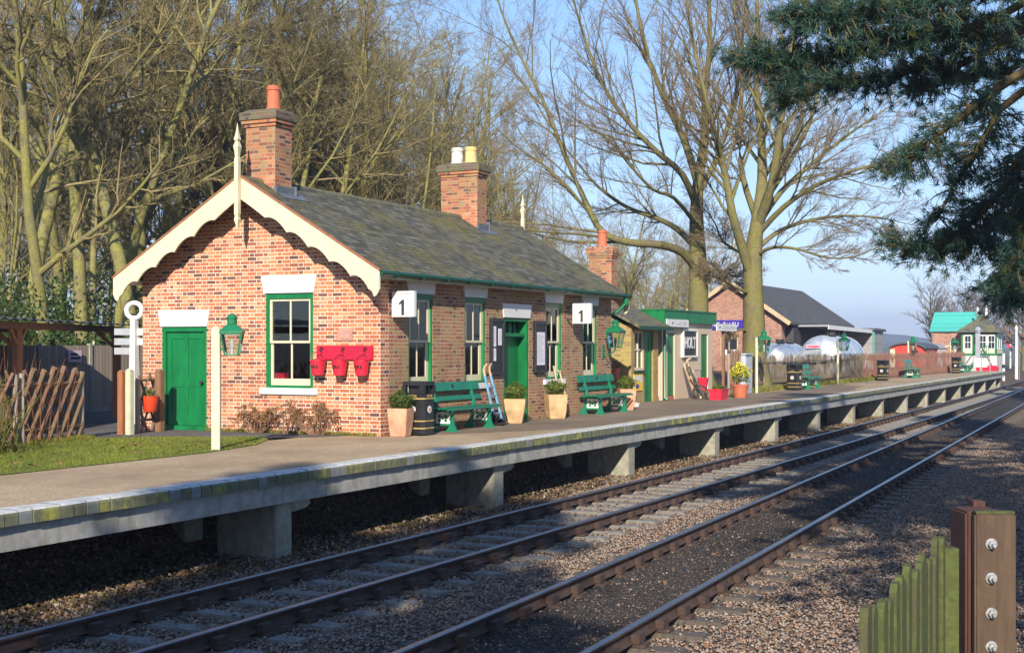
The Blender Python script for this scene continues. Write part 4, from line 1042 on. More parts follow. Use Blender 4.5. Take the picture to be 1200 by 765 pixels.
square_pot(22.52, 13.42, 'pale_pot', 'pinkish square pot with dark clipped bush at the building corner', .54, .15, .20, 8, 'dark_leaf', .22, 2)
square_pot(27.5, 13.40, 'sand_pot', 'sandy square pot with round bush in front of the green front door', .55, .15, .24, 20, 'box_leaf', .25, 3)
square_pot(29.72, 13.42, 'sand_pot', 'sandy square pot with round bush under the third window beside wooden handles', .58, .18, .23, 40, 'box_leaf', .23, 4)
square_pot(34.35, 13.42, 'pale_pot', 'pinkish square pot with round bush at the far end of the house', .58, .15, .22, 35, 'box_leaf', .24, 5)
def round_pot(x, y, label):
    t = thing('flower_pot', label, 'flower pot', (x, y, .004))
    m = MB(); m.lathe([(.20, 0), (.27, .36), (.29, .37), (.30, .44), (.27, .44), (.25, .38), (.05, .36)], 0, 0, 24)
    m.build('pot', M['terracotta'], t, world=False, smooth=True)
    V, F = leaf_ball(420, .33, .05, .95, 9); V += np.array([0,0,.78]); obj_np('foliage', mesh_np('foliage', V, F, [M['box_leaf']]), t)
    V, F = leaf_ball(700, .37, .042, .95, 10); V += np.array([0,0,.82]); V = V.reshape(-1,4,3); V = V[V[:,:,2].mean(1) > .72].reshape(-1,3)
    obj_np('blossom', mesh_np('blossom', V, np.arange(len(V)).reshape(-1,4), [M['yellow_flower']]), t)
round_pot(44.5, 13.30, 'round terracotta pot of bright yellow flowers past the hut')
# --- sack barrow and long handles
def sack_barrow(x, y, label, paint, spoked=False, lean=.35, h=1.25, rz=0, wr=.12):
    t = thing('sack_barrow', label, 'hand trolley', (x, y, .004), R(rz))
    m = MB()
    for s in (-1, 1):
        m.bar((s*.17, -.05, .12), (s*.14, lean*.8, h*.86), .05, .035)
    for k in range(4): 
        f = .15+k*.2; m.bar((-.16, -.05+(lean*.8+.05)*f, .12+(h*.86-.12)*f), (.16, -.05+(lean*.8+.05)*f, .12+(h*.86-.12)*f), .03, .025)
    m.build('frame', M[paint], t, world=False)
    m = MB()
    for s in (-1, 1): m.tube([(s*.14, lean*.8, h*.86), (s*.135, lean*.93, h*.96), (s*.12, lean*.86, h*1.03), (s*.10, lean*.68, h*1.07)], [.028,.026,.024,.02], 8)
    m.build('handles', M['pole_wood'], t, world=False, smooth=True)
    m = MB(); m.box(-.2, .2, -.22, -.03, .03, .05); m.build('toe_plate', M['iron'], t, world=False)
    for s in (-1, 1):
        m = MB()
        ring = [(s*.23, wr*math.cos(2*PI*k/20)+.02, wr+wr*math.sin(2*PI*k/20)) for k in range(21)]
        m.tube(ring, .022, 6, cap=False)
        for k in range(6): m.bar((s*.23, .02, wr), (s*.23, .02+wr*math.cos(PI*k/3), wr+wr*math.sin(PI*k/3)), .02)
        m.tube([(s*.23-.04, .02, wr), (s*.23+.04, .02, wr)], .035, 8)
        if not spoked: m.tube([(s*.23-.012, .02, wr), (s*.23+.012, .02, wr)], wr, 16)
        m.build('wheel', M['iron'], t, world=False)
sack_barrow(26.62, 13.44, 'faded blue sack barrow with wooden handles leaning beside the notice board', 'blue_metal', rz=0, wr=.13, lean=.26)
sack_barrow(42.9, 14.15, 'old iron sack barrow with large spoked wheels leaning on the fawn hut', 'iron', True, .5, 1.25, 25, .22)
t = thing('broom', 'wooden brooms handle leaning on the wall behind the pot under the third window', 'broom', (30.35, 13.6, 0))
m = MB(); m.tube([(30.35, 13.52, .12), (30.38, 13.775, 1.25)], .022, 8); m.build('handle', M['pole_wood'], t)
m = MB(); m.box(30.2, 30.5, 13.47, 13.57, .005, .13); m.build('head', M['brown_wood'], t)
t = thing('shovel', 'old shovel leaning on the wall by the third window sill', 'shovel', (30.7, 13.6, 0))
m = MB(); m.tube([(30.70, 13.55, .3), (30.74, 13.775, 1.12)], .022, 8); m.box(30.66, 30.82, 13.755, 13.785, 1.10, 1.14); m.build('handle', M['pole_wood'], t)
m = MB(); m.prism([(-.11, .34), (.11, .34), (.11, .1), (0, .005), (-.11, .1)], lambda a, z, q: (30.70+a, 13.50+z*.2+q, z), 0, .02); m.build('blade', M['rust'], t)
t = thing('driftwood', 'gnarled pale log standing upright against the fawn hut', 'log', (42.90, 14.5, 0))
m = MB(); m.tube([(43.35, 14.35, 0), (43.30, 14.5, .4), (43.15, 14.65, .85), (43.05, 14.78, 1.15)], [.22, .15, .12, .05], 9); m.tube([(43.32, 14.45, .25), (43.00, 14.4, .55), (42.85, 14.5, .75)], [.09, .06, .03], 7); m.tube([(43.20, 14.3, .1), (42.90, 14.15, .12), (42.70, 14.1, .03)], [.1, .07, .03], 7); m.tube([(43.25, 14.55, .6), (43.40, 14.6, .95)], [.07, .03], 7)
m.build('wood', M['pole_wood'], t, smooth='all')
t = thing('trough_planter', 'low bright red trough planter on the platform by the hut end', 'planter', (42.6, 13.45, .004))
m = MB(); m.frustum(0, 0, 0, .32, .36, .18, .40, .22); m.frustum(0, 0, .32, .35, .42, .24, .42, .24); m.build('trough', M['red_paint'], t, world=False)
V, F = leaf_ball(350, .36, .05, .22, 12); V += np.array([0,0,.38]); V[:,1] *= .6; obj_np('foliage', mesh_np('foliage', V, F, [M['box_leaf']]), t)
t = thing('fire_bucket', 'red fire bucket hanging on the hut by its second door', 'bucket', (44.55, 14.62, .22))
m = MB(); m.lathe([(.10, 0), (.12, .0), (.19, .42), (.20, .44), (.17, .44), (.10, .03)], 0, 0, 18); m.build('body', M['red_paint'], t, world=False, smooth=True)
m = MB(); m.tube([(-.18, 0, .42), (-.12, .05, .6), (0, .1, .68), (.12, .05, .6), (.18, 0, .42)], .01, 6); m.tube([(0, .1, .68), (0, .28, .70)], .014, 6); m.build('handle', M['iron'], t, world=False)
# --- signs on the hut
t = thing('station_nameboard', 'black HOLT name board in a white frame on the fawn hut', 'sign', (43.8, 14.9, 1.4))
m = MB(); m.box(43.15, 44.50, 14.835, 14.897, 1.42, 2.24); m.build('board', M['black_paint'], t)
m = MB(); m.box(43.08, 44.57, 14.80, 14.90, 2.24, 2.30); m.box(43.08, 44.57, 14.80, 14.90, 1.36, 1.42); m.box(43.08, 43.15, 14.80, 14.90, 1.42, 2.24); m.box(44.50, 44.57, 14.80, 14.90, 1.42, 2.24); m.build('frame', M['white_paint'], t)
text('HOLT', .52, M['white_paint'], t, (43.825, 14.83, 1.83), '-y', width=1.15, bold=.012)
def arrow(m, x, y, z, s=.06): m.prism([(x-s*1.3, z-s*.5), (x+s*.6, z-s*.6), (x+s*1.3, z+s*.6), (x-s*.2, z+s*.5)], lambda a, zz, q: (a, y-q, zz), 0, .004)
t = thing('direction_sign', 'white LADIES sign with black mark under the green fascia of the hut', 'sign', (42.2, 14.76, 2.4))
m = MB(); m.box(41.2, 43.35, 14.72, 14.755, 2.36, 2.60); m.build('board', M['white_paint'], t)
m = MB(); arrow(m, 41.75, 14.72, 2.48); m.build('arrow', M['ink'], t); text('LADIES', .15, M['grey_ink'], t, (42.6, 14.718, 2.48), '-y', width=.95)
t = thing('direction_sign', 'white GENTLEMEN sign on a wooden post beyond the hut', 'sign', (47.6, 14.9, 0))
m = MB(); m.box(46.62, 49.0, 14.78, 14.815, 2.28, 2.53); m.build('board', M['white_paint'], t)
m = MB(); m.box(47.6, 47.7, 14.82, 14.92, -.05, 2.5); m.build('post', M['brown_wood'], t)
m = MB(); arrow(m, 46.95, 14.78, 2.405); m.build('arrow', M['ink'], t); text('GENTLEMEN', .15, M['grey_ink'], t, (48.05, 14.778, 2.405), '-y', width=1.5)
t = thing('enamel_sign', 'old yellow enamel advertisement on the brick below the outhouse window', 'sign', (39, 14.85, .4))
m = MB(); m.box(38.55, 39.3, 14.82, 14.847, .38, .88); m.build('plate', M['yellow_enamel'], t)
m = MB(); m.prism([(38.6, .62), (38.9, .70), (39.25, .60), (39.25, .84), (38.6, .84)], lambda a, z, q: (a, 14.82-q, z), 0, .004); m.build('pale_patch', M['chalk_pot'], t)
m = MB(); m.prism([(38.72, .46), (38.9, .44), (39.0, .52), (38.85, .6), (38.7, .54)], lambda a, z, q: (a, 14.82-q, z), 0, .006); m.build('dark_motif', M['blue_sign'], t)
t = thing('wall_pot', 'terracotta pot hung on the outhouse wall in the shade of the house', 'flower pot', (38.2, 15.3, .75))
m = MB(); m.lathe([(.12, 0), (.17, .26), (.19, .27), (.19, .32), (.15, .32), (.1, .05)], 0, 0, 16); m.build('pot', M['terracotta'], t, world=False, smooth=True)
V, F = leaf_ball(160, .2, .05, .7, 14); V += np.array([0,0,.42]); obj_np('foliage', mesh_np('foliage', V, F, [M['dead_flower']]), t)
m = MB(); m.tube([(.0, 0, .30), (.15, 0, .42), (.19, 0, .42)], .012, 6); m.build('bracket', M['iron'], t, world=False)
t = thing('tin_can', 'small white bowl on the ground by the outhouse wall', 'bowl', (36.6, 14.0, .004))
m = MB(); m.lathe([(.08, 0), (.11, .10), (.12, .11), (.09, .1), (.06, .03)], 0, 0, 14); m.build('bowl', M['white_paint'], t, world=False, smooth=True)
t = thing('red_box', 'small red box on the inner sill of the gable window', 'box', (22.6, 16.2, .95))
m = MB(); m.box(22.52, 22.66, 16.12, 16.36, 1.0, 1.17); m.build('carton', M['red_paint'], t, bevel=.01); m = MB(); m.box(22.51, 22.67, 16.11, 16.37, 1.17, 1.19); m.build('lid', M['red_paint'], t)
# --- dried hydrangeas by the gable
def hydrangea(x, y, w, h, n, seed, label):
    t = thing('dried_hydrangea', label, 'shrub', (x, y, 0)); g = random.Random(seed)
    m = MB(); tips = []
    for k in range(n):
        dy = g.uniform(-w, w); dx = g.uniform(-.14, .02); z = h*g.uniform(.45, 1)*(1-.3*abs(dy)/w)
        m.tube([(dx*.3, dy*.3, 0), (dx*.8, dy*.8, z*.6), (dx, dy, z)], [.012,.008,.005], 4); tips.append((dx, dy, z))
    m.build('stems', M['brown_wood'], t, world=False, uv=False)
    Vs = []
    for k, p in enumerate(tips):
        V, F = leaf_ball(38, g.uniform(.06, .105), .03, .8, seed*50+k); Vs.append(V+np.array(p))
    V = np.concatenate(Vs); obj_np('flower_heads', mesh_np('flower_heads', V, np.arange(len(V)).reshape(-1,4), [M['dead_flower']]), t)
hydrangea(22.15, 16.55, .48, .62, 26, 1, 'dried brown hydrangea at the wall foot between the lamp post and the gable window')
hydrangea(22.15, 15.10, .50, .66, 26, 2, 'dried brown hydrangea at the wall foot below the fire buckets')
hydrangea(22.15, 15.82, .22, .85, 6, 3, 'sparse tall hydrangea stems below the gable window sill')
# --- rustic lattice fencing at the left
def lattice(name, p0, p1, h, step, label, cat='fence', rails=(.25, 1.05), z0=0, r=.035, posts=True):
    p0 = Vector(p0); p1 = Vector(p1); t = thing(name, label, cat, p0); d = p1-p0; Lh = d.length; d.normalize()
    nrm = Vector((-d.y, d.x, 0))
    rr = random.Random(int(p0.x*10))
    k = -h*.62
    m1 = MB()
    while k < Lh:
        for s in (0, 1):
            a0, a1 = (k, k+h*.62) if s == 0 else (k+h*.62, k)
            q0, q1 = (0, h) 
            A, B = (a0, z0+.02), (a1, z0+h*rr.uniform(.96, 1.04))
            # clip to the panel
            def cl(A, B):
                (xa, za), (xb, zb) = A, B
                for lim, low in ((0, True), (Lh, False)):
                    if (xa < lim) == low and (xb < lim) == low: return None
                    if ((xa < lim) if low else (xa > lim)): f = (lim-xa)/(xb-xa); xa, za = lim, za+(zb-za)*f
                    if ((xb < lim) if low else (xb > lim)): f = (lim-xa)/(xb-xa); xb, zb = lim, za+(zb-za)*f
                return (xa, za), (xb, zb)
            c = cl(A, B)
            if c:
                (xa, za), (xb, zb) = c; o = nrm*(.015 if s else -.025)
                m1.tube([p0+d*xa+o+Vector((0,0,za)), p0+d*xb+o+Vector((0,0,zb))], [r*rr.uniform(.9,1.2), r*rr.uniform(.8,1)], 6)
        k += step
    m1.build('lattice', M['lattice'], t)
    m2 = MB()
    for z in rails: m2.tube([p0+Vector((0,0,z0+z)), p1+Vector((0,0,z0+z))], r*1.1, 6)
    m2.build('rails', M['lattice'], t)
    if posts:
        for a in (0, Lh):
            m3 = MB(); m3.tube([p0+d*a+Vector((0,0,z0-.1)), p0+d*a+Vector((0,0,z0+h*.95))], .05, 8); m3.build('post', M['grey_wood'], t)
    return t
lattice('lattice_fence', (17.6, 18.15, 0), (19.35, 18.45, 0), 1.32, .30, 'rustic lattice fence of crossed poles beside the lawn', r=.047)
lattice('lattice_fence', (14.6, 17.9, 0), (17.4, 18.1, 0), 1.3, .34, 'rustic lattice fence behind the yellow green shoots at the frame edge', r=.03)
lattice('lattice_gate', (21.05, 18.6, 0), (21.75, 18.75, 0), 1.15, .4, 'narrow rustic lattice gate leaf beside the station gable', 'gate', r=.03)
def post(x, y, h, w, mat, label):
    t = thing('gate_post', label, 'post', (x, y, 0)); m = MB(); m.box(-w/2, w/2, -w/2, w/2, -.1, h); m.build('shaft', M[mat], t, world=False, bevel=.012)
    m = MB(); m.frustum(0, 0, h, h+.04, w/2-.002, w/2-.002, w*.2, w*.2); m.build('cap', M[mat], t, world=False)
post(20.62, 18.42, 1.25, .13, 'pale_moss_post', 'pale green white gate post at the path opening')
post(20.62, 18.62, 1.22, .13, 'red_wood', 'reddish brown gate post right behind the pale one')
post(21.72, 18.62, 1.22, .15, 'brown_wood', 'dark brown gate post against the station gable corner')
t = thing('red_bucket', 'round red bucket hanging on the narrow lattice gate', 'bucket', (21.3, 18.5, .42))
m = MB(); m.lathe([(.11, 0), (.13, .02), (.165, .30), (.175, .30), (.175, .315), (.155, .315), (.12, .2)], 0, 0, 16); m.build('body', plain('orange_red_paint', (.62, .06, .02), .4, .1, 4), t, world=False, smooth=True)
m = MB(); m.tube([(0, .13, .28), (0, .08, .42), (0, 0, .46), (0, -.08, .42), (0, -.13, .28)], .008, 5); m.build('handle', M['iron'], t, world=False)
V, F = leaf_ball(90, .11, .04, 1.0, 31); V += np.array([0,0,.38]); obj_np('foliage', mesh_np('foliage', V, F, [M['box_leaf']]), t)
t = thing('fingerpost', 'white fingerpost with a ring on top and six grey direction arms', 'signpost', (23.6, 20.95, 0))
m = MB(); m.frustum(0, 0, 0, 2.35, .10, .10, .06, .06); ring = [(.17*math.sin(2*PI*k/24)*.48, -.17*math.sin(2*PI*k/24)*.88, 2.52+.17*math.cos(2*PI*k/24)) for k in range(25)]; m.tube(ring, .055, 8, cap=False)
m.build('post', M['white_paint'], t, world=False)
for k, z in enumerate((1.62, 1.83, 2.05)):
    for s in (-1, 1):
        if s == -1 and k == 0: continue
        m = MB(); dx, dy = -.50*s, .86*s; e = .44
        m.bar((dx*.07, dy*.07, z), (dx*e, dy*e, z), .03, .15); a = m.build('arm', M['white_paint' if s < 0 else 'lead'], t, world=False)
# --- pergola shelter, boarded fence behind
t = thing('pergola', 'brown timber shelter with dark corrugated roof behind the lattice fence', 'shelter', (20, 20.3, 0))
PA, PB = Vector((19.62, 20.35, 0)), Vector((25.4, 23.1, 0))
pd = (PB-PA).normalized(); pn = Vector((-pd.y, pd.x, 0)); PW = PA-pd*4
for p in (PA, PB, PA+pn*2.4, PB+pn*2.4, PW):
    m = MB(); m.box(p.x-.07, p.x+.07, p.y-.07, p.y+.07, 0, 2.06); m.build('post', M['red_wood'], t)
for o in (0, 2.4): m = MB(); m.bar(PW+pn*o+Vector((0,0,2.13)), PB+pd*.25+pn*o+Vector((0,0,2.13)), .08, .14); m.build('beam', M['brown_wood'], t)
for p, s in ((PA, -1), (PA, 1), (PB, -1)): m = MB(); m.bar(p+Vector((0,0,1.7)), p+pd*s*.42+Vector((0,0,2.08)), .07); m.build('brace', M['red_wood'], t)
for p in (PA, PB): m = MB(); m.bar(p+Vector((0,0,1.65)), p+pn*.5+Vector((0,0,2.1)), .07); m.build('brace', M['red_wood'], t)
m = MB(); n = 90; La = (PB-PW).length+.6
b0 = len(m.v)
for k in range(n+1):
    q = PW-pd*.1+pd*(La*k/n)
    for o, z in ((-.35, 2.24), (2.9, 2.42)): m._p([q+pn*o+Vector((0,0,z+.02*math.sin(k*PI/2*1.0)))])
for k in range(n): m.face((b0+2*k, b0+2*k+2, b0+2*k+3, b0+2*k+1))
m.build('roof', M['corrugated'], t, recalc=False)
def board_fence(p0, p1, h, label, mat='fence_boards', z0=0):
    p0 = Vector(p0); p1 = Vector(p1); t = thing('board_fence', label, 'fence', p0); d = (p1-p0); Lh = d.length; d.normalize()
    m = MB(); m.bar(p0+Vector((0,0,z0+h/2+.05)), p1+Vector((0,0,z0+h/2+.05)), .03, h-.1)
    m.build('boards', M[mat], t, uvf=lambda c: ((Vector(c)-p0).dot(d), c.z))
    m = MB(); m.bar(p0+Vector((0,0,z0+.08)), p1+Vector((0,0,z0+.08)), .05, .16); m.build('gravel_board', M['pier'], t)
    k = 0
    while k <= Lh+.01:
        q = p0+d*k; m = MB(); m.box(q.x-.05, q.x+.05, q.y-.05, q.y+.05, z0-.05, z0+h+.05); m.build('post', M['pier'], t); k += Lh/max(1, round(Lh/1.9))
board_fence((23.4, 25.4, 0), (31.0, 25.9, 0), 1.75, 'tall grey boarded fence behind the timber shelter')
t = thing('notice_plate', 'small faded pink notice on the boarded fence', 'sign', (27.6, 25.4, 1.5))
m = MB(); m.box(26.3, 26.75, 25.50, 25.53, 1.32, 1.62); m.build('plate', M['pink_sign'], t); m = MB(); m.box(26.36, 26.69, 25.49, 25.50, 1.4, 1.45); m.box(26.36, 26.6, 25.49, 25.50, 1.5, 1.55); m.build('print', M['ink'], t)
t = thing('garden_shed', 'dark low cabin with grey felt roof at the frame edge behind the shelter', 'shed', (22.5, 27.5, 0))
m = MB(); m.box(19.6, 24.5, 27.2, 30, 0, 1.75); m.build('wall', M['dark_boards'], t)
m = MB(); m.prism([(26.9, 1.72), (30.3, 1.72), (28.6, 2.75)], lambda a, z, q: (q, a, z), 19.3, 24.8); m.build('roof', M['slate_far'], t)
m = MB(); m.box(22.4, 23.3, 27.15, 27.21, .7, 1.6); w_ = m.build('window', M['paper'], t); m = MB(); m.box(22.83, 22.87, 27.12, 27.15, .7, 1.6); m.build('glazing_bar', M['white_paint'], w_)
t = thing('marker_post', 'white post with turquoise cap at the frame edge', 'post', (18.9, 20.75, 0))
m = MB(); m.tube([(0,0,0), (0,0,2.1)], .05, 10); m.build('shaft', M['pale_moss_post'], t, world=False); m = MB(); m.lathe([(.06, 2.1), (.09, 2.12), (.09, 2.2), (.02, 2.28)], 0, 0, 12); m.build('cap', M['blue_metal'], t, world=False)
# --- the paling fence along the platform
def paling(x0, x1, label, mat, h=1.38, step=.105, w=.05):
    t = thing('paling_fence', label, 'fence', (x0, 14.5, 0))
    fy = lambda x: 14.55-max(0, x-60)*.028
    rr = random.Random(int(x0)); x = x0
    ms = [MB() for _ in range(2)]
    while x < x1:
        y = fy(x); hh = h*rr.uniform(.93, 1.05); l = rr.uniform(-.06, .06)
        m = ms[0]
        b = [(x-w/2, y), (x+w/2, y)]
        l = abs(l)+.05; m.prism([(0-w/2, 0.02), (w/2, 0.02), (w/2+l, hh-.06), (l, hh), (l-w/2, hh-.06)], lambda a, z, q, x=x, y=y: (x+a, y+q, z), 0, .010)
        m.prism([(-w/2, 0.02), (w/2, 0.02), (w/2-l*2-.06, hh*.98-.05), (-l*2-.06, hh*.98), (-w/2-l*2-.06, hh*.98-.05)], lambda a, z, q, x=x, y=y: (x+a+.05, y+q, z), .012, .022)
        x += step*rr.uniform(.9, 1.1)
    ms[0].build('palings', M[mat], t)
    m = MB()
    for z in (.3, 1.1): m.bar((x0, fy(x0)+.05, z), (x1, fy(x1)+.05, z), .04, .05)
    m.build('rails', M[mat], t)
    x = x0
    while x <= x1:
        m = MB(); m.tube([(x, fy(x)+.13, -.05), (x, fy(x)+.13, h*.98)], .055, 7); m.build('post', M['brown_wood'], t); x += 2.8
paling(48.2, 69.0, 'mossy grey brown paling fence in front of the silver tanks', 'fence_far', step=.145)
M['fence_red'] = mk_grain('reddish_paling', (.25, .10, .07), (.27, .19, .13), .5)
paling(69.2, 98.5, 'reddish brown paling fence in front of the brake van and tower', 'fence_red', step=.17, w=.06)
lattice('lattice_fence', (46.6, 14.35, 0), (48.1, 14.4, 0), 1.55, .38, 'tall rustic lattice panel between the hut and the yellow flowers', r=.045)
t = thing('utility_cabinet', 'pale grey metal cabinet behind the yellow flowers', 'cabinet', (47.8, 14.9, 0))
m = MB(); m.box(48.15, 49.0, 14.2, 14.5, 0, 1.42); m.build('case', M['grey_box'], t, bevel=.02); m = MB(); m.box(48.1, 49.05, 14.15, 14.52, 1.42, 1.47); m.build('lid', M['grey_box'], t); m = MB(); m.box(48.2, 48.95, 14.188, 14.198, .15, 1.35); m.build('door', M['grey_box'], t)
# --- the bolted post and the mossy pickets by the camera
FPL = at(1167, 610, 5.6)
t = thing('bolted_post', 'thick brown timber post with four galvanised bolts and moss on its top', 'post', (FPL.x, FPL.y, -1.2))
fx = Vector((ST, -CT, 0)); fy_ = Vector((CT, ST, 0))
def fp(l, dd, z): return Vector((0,0,z)) + fx*l + fy_*dd
zt = FPL.z+.03
base = Vector((FPL.x, FPL.y, 0))
def fbox(m, l0, l1, d0, d1, z0, z1):
    b = m._p([base+fp(l,dd,z) for z in (z0, z1) for l, dd in ((l0,d0),(l1,d0),(l1,d1),(l0,d1))])
    for q in ((3,2,1,0),(4,5,6,7),(0,1,5,4),(1,2,6,5),(2,3,7,6),(3,0,4,7)): m.face([b+k for k in q])
m = MB(); fbox(m, -.085, .085, 0, .05, -1.2, zt); m.build('shaft', M['old_post'], t, bevel=.008, uv=False)
m = MB(); fbox(m, -.08, .08, .004, .046, zt-.001, zt+.008); m.build('moss_top', M['moss_wood'], t, uv=False)
for v in (637, 677, 718, 757):
    z = EYE+(406-v)*5.6/1600; c = base+fp(-.02, 0, z)
    m = MB(); m.tube([c+fy_*-.0, c-fy_*.006], .024, 14); m.tube([c-fy_*.006, c-fy_*.026], .0165, 6); m.tube([c-fy_*.026, c-fy_*.046], .008, 8); m.build('bolt', M['bolt'], t, uv=False)
t = thing('gate_post', 'dark reddish timber post right behind the bolted post', 'post', (FPL.x, FPL.y, -1.2))
m = MB(); fbox(m, -.105, .06, .055, .26, -1.2, zt+.0); m.build('shaft', M['dark_post'], t, uv=False, bevel=.01)
m = MB(); fbox(m, .0, .05, .27, .34, zt-.5, zt+.02); m.build('cleat', M['dark_post'], t, uv=False)
t = thing('picket_fence', 'low fence of bright green mossy pickets in the near corner', 'fence', (5.2, .9, -1.1))
top = .935
p0 = at(1025, 700, 4.15); p1 = at(1108, 617, 5.7); p0.z = p1.z = 0
d = (p1-p0); Lf = d.length; d.normalize(); nn = Vector((-d.y, d.x, 0))
k = -.15; rr = random.Random(5)
while k < Lf-.02:
    w = .075*rr.uniform(.85, 1.1); q = p0+d*k; l = rr.uniform(-.012,.012); hh = top+rr.uniform(-.03,.03); o = rr.uniform(-.008,.008)
    m = MB(); m.prism([(0, -1.15), (w, -1.15), (w+l, hh-.02), (w*.7+l, hh), (w*.25+l, hh-.005), (l, hh-.03)], lambda a, z, s, q=q, o=o: q+d*a+nn*(s+o)+Vector((0,0,z)), -.012, .012)
    m.build('picket', M['moss_wood'], t, uv=False); k += w+.035*rr.uniform(.6,1.3)
m = MB()
for z in (.30, -.5): m.bar(p0-d*.15+nn*-.045+Vector((0,0,z)), p1+nn*-.045+Vector((0,0,z)), .05, .09)
m.build('rail', M['moss_wood'], t, uv=False)
m = MB(); c = base+fp(-.21, -.02, 0); m.bar(c+Vector((0,0,-1.15)), c+Vector((0,0,.90)), .085, .06, up=tuple(fy_)); c2 = base+fp(-.30, .1, 0); m.bar(c2+Vector((0,0,-1.15)), c2+Vector((0,0,.72)), .12, .04, up=tuple(fy_)); m.build('end_board', M['moss_wood'], t, uv=False)
# wire mesh beyond the post
t = thing('wire_fence', 'pale green wire mesh fence at the frame edge behind the bolted post', 'fence', tuple(base))
m = MB(); c = base+fp(.33, .5, 0); wd = (fy_*.95+fx*.35).normalized()
for k in range(16): m.tube([c+wd*(k*.14)+Vector((0,0,-1.1)), c+wd*(k*.14+.9)+Vector((0,0,.95))], .003, 3, False); m.tube([c+wd*(k*.14+.9)+Vector((0,0,-1.1)), c+wd*(k*.14)+Vector((0,0,.95))], .003, 3, False)
m.build('mesh', M['grey_box'], t, uv=False)
m = MB(); m.tube([c+Vector((0,0,-1.1)), c+Vector((0,0,1.0))], .02, 8); m.build('post', M['lamp_green'], t, uv=False)
# ================================================================== TREES
class Tree:
    """bare tree: paths by level, later swept into tubes"""
    def __init__(s, seed, th=.62): s.th = th; s.r = random.Random(seed); s.paths = {0: [], 1: [], 2: [], 3: [], 4: []}
    def path(s, p, d, L, n, wander, up, droop=0):
        pts = [p]; d = d.normalized()
        for i in range(n):
            d = (d+Vector((s.r.gauss(0,wander), s.r.gauss(0,wander), s.r.gauss(0,wander)+up))).normalized()
            p = p+d*(L/n); pts.append(p)
        return pts
    def add(s, lev, pts, r0, r1): s.paths[lev].append((pts, r0, r1))
    def kids(s, pts, r0, r1, lev, spec, f0=.25):
        """spec[lev] = (count, length factor range, spread, up, wander, nseg)"""
        if lev > 4 or lev not in spec: return
        cnt, la, lb, spread, up, wander, ns = spec[lev]
        Ls = sum((pts[i+1]-pts[i]).length for i in range(len(pts)-1))
        n = max(1, int(round(cnt*s.r.uniform(.75, 1.25))))
        for k in range(n):
            f = f0+(1-f0)*((k+s.r.random())/n)
            q = f*(len(pts)-1); i = min(int(q), len(pts)-2); p = pts[i].lerp(pts[i+1], q-i)
            d = (pts[i+1]-pts[i]).normalized()
            a = s.r.uniform(0, 2*PI); u = d.orthogonal().normalized(); v = d.cross(u)
            side = u*math.cos(a)+v*math.sin(a)
            dd = (d*math.cos(spread)+side*math.sin(spread)*s.r.uniform(.8,1.2)+Vector((0,0,up*.5))).normalized()
            L = Ls*s.r.uniform(la, lb)*(1-.45*f); rr = (r0+(r1-r0)*f)
            ra = max(.006, rr*s.th); rb = max(.003, ra*.28)
            if lev >= 3: ra = min(ra, .022 if lev == 3 else .011)
            pp = s.path(p, dd, L, ns, wander, up*.25)
            s.add(lev, pp, ra, rb); s.kids(pp, ra, rb, lev+1, spec, .15)
    def meshes(s, split=2, sides=(9, 7, 5, 3, 3), minr=None):
        out = []
        for levs in (range(0, 1), range(1, 5)):
            VV = []; FF = []; MI = []; nb = 0
            for lv in levs:
                groups = {}
                for pts, r0, r1 in s.paths[lv]: groups.setdefault(len(pts), []).append((pts, r0, r1))
                for n, g in groups.items():
                    P = np.array([[tuple(p) for p in x[0]] for x in g]); k = sides[lv]
                    t = np.linspace(0, 1, n)[None,:]; r0 = np.array([x[1] for x in g])[:,None]; r1 = np.array([x[2] for x in g])[:,None]
                    rad = r0+(r1-r0)*t
                    if lv == 0: rad = rad*(1+.55*np.exp(-np.maximum(P[:,:,2],0)*1.4)*(np.arange(n)[None,:] < 3))
                    D = np.gradient(P, axis=1); D /= np.linalg.norm(D, axis=2, keepdims=True)+1e-9
                    ref = np.where(np.abs(D[:,:,2:3]) < .9, np.array([0,0,1.]), np.array([1.,0,0]))
                    A = np.cross(D, ref); A /= np.linalg.norm(A, axis=2, keepdims=True)+1e-9; B = np.cross(A, D)
                    th = np.arange(k)*2*PI/k
                    V = P[:,:,None,:]+(A[:,:,None,:]*np.cos(th)[None,None,:,None]+B[:,:,None,:]*np.sin(th)[None,None,:,None])*rad[:,:,None,None]
                    m = len(g)
                    base = nb+(np.arange(m)[:,None,None]*n+np.arange(n-1)[None,:,None])*k
                    j = np.arange(k)[None,None,:]; j2 = (np.arange(k)+1) % k
                    F = np.stack([base+j, base+j2[None,None,:], base+k+j2[None,None,:], base+k+j], 3).reshape(-1,4)
                    VV.append(V.reshape(-1,3)); FF.append(F); MI.append(np.full(len(F), 0 if lv < split else 1)); nb += m*n*k
            out.append((np.concatenate(VV), np.concatenate(FF), np.concatenate(MI)))
        return out
def plant(tr, name, label, loc, mats, group=None, rz=0, sc_=1, split=2):
    t = thing(name, label, 'tree', loc, rz, group); t.scale = (sc_,)*3
    (v, f, mi), (v2, f2, mi2) = tr.meshes(split)
    obj_np('trunk', mesh_np('trunk', v, f, mats, mi, True), t)
    obj_np('branches', mesh_np('branches', v2, f2, mats, mi2, True), t)
    return t
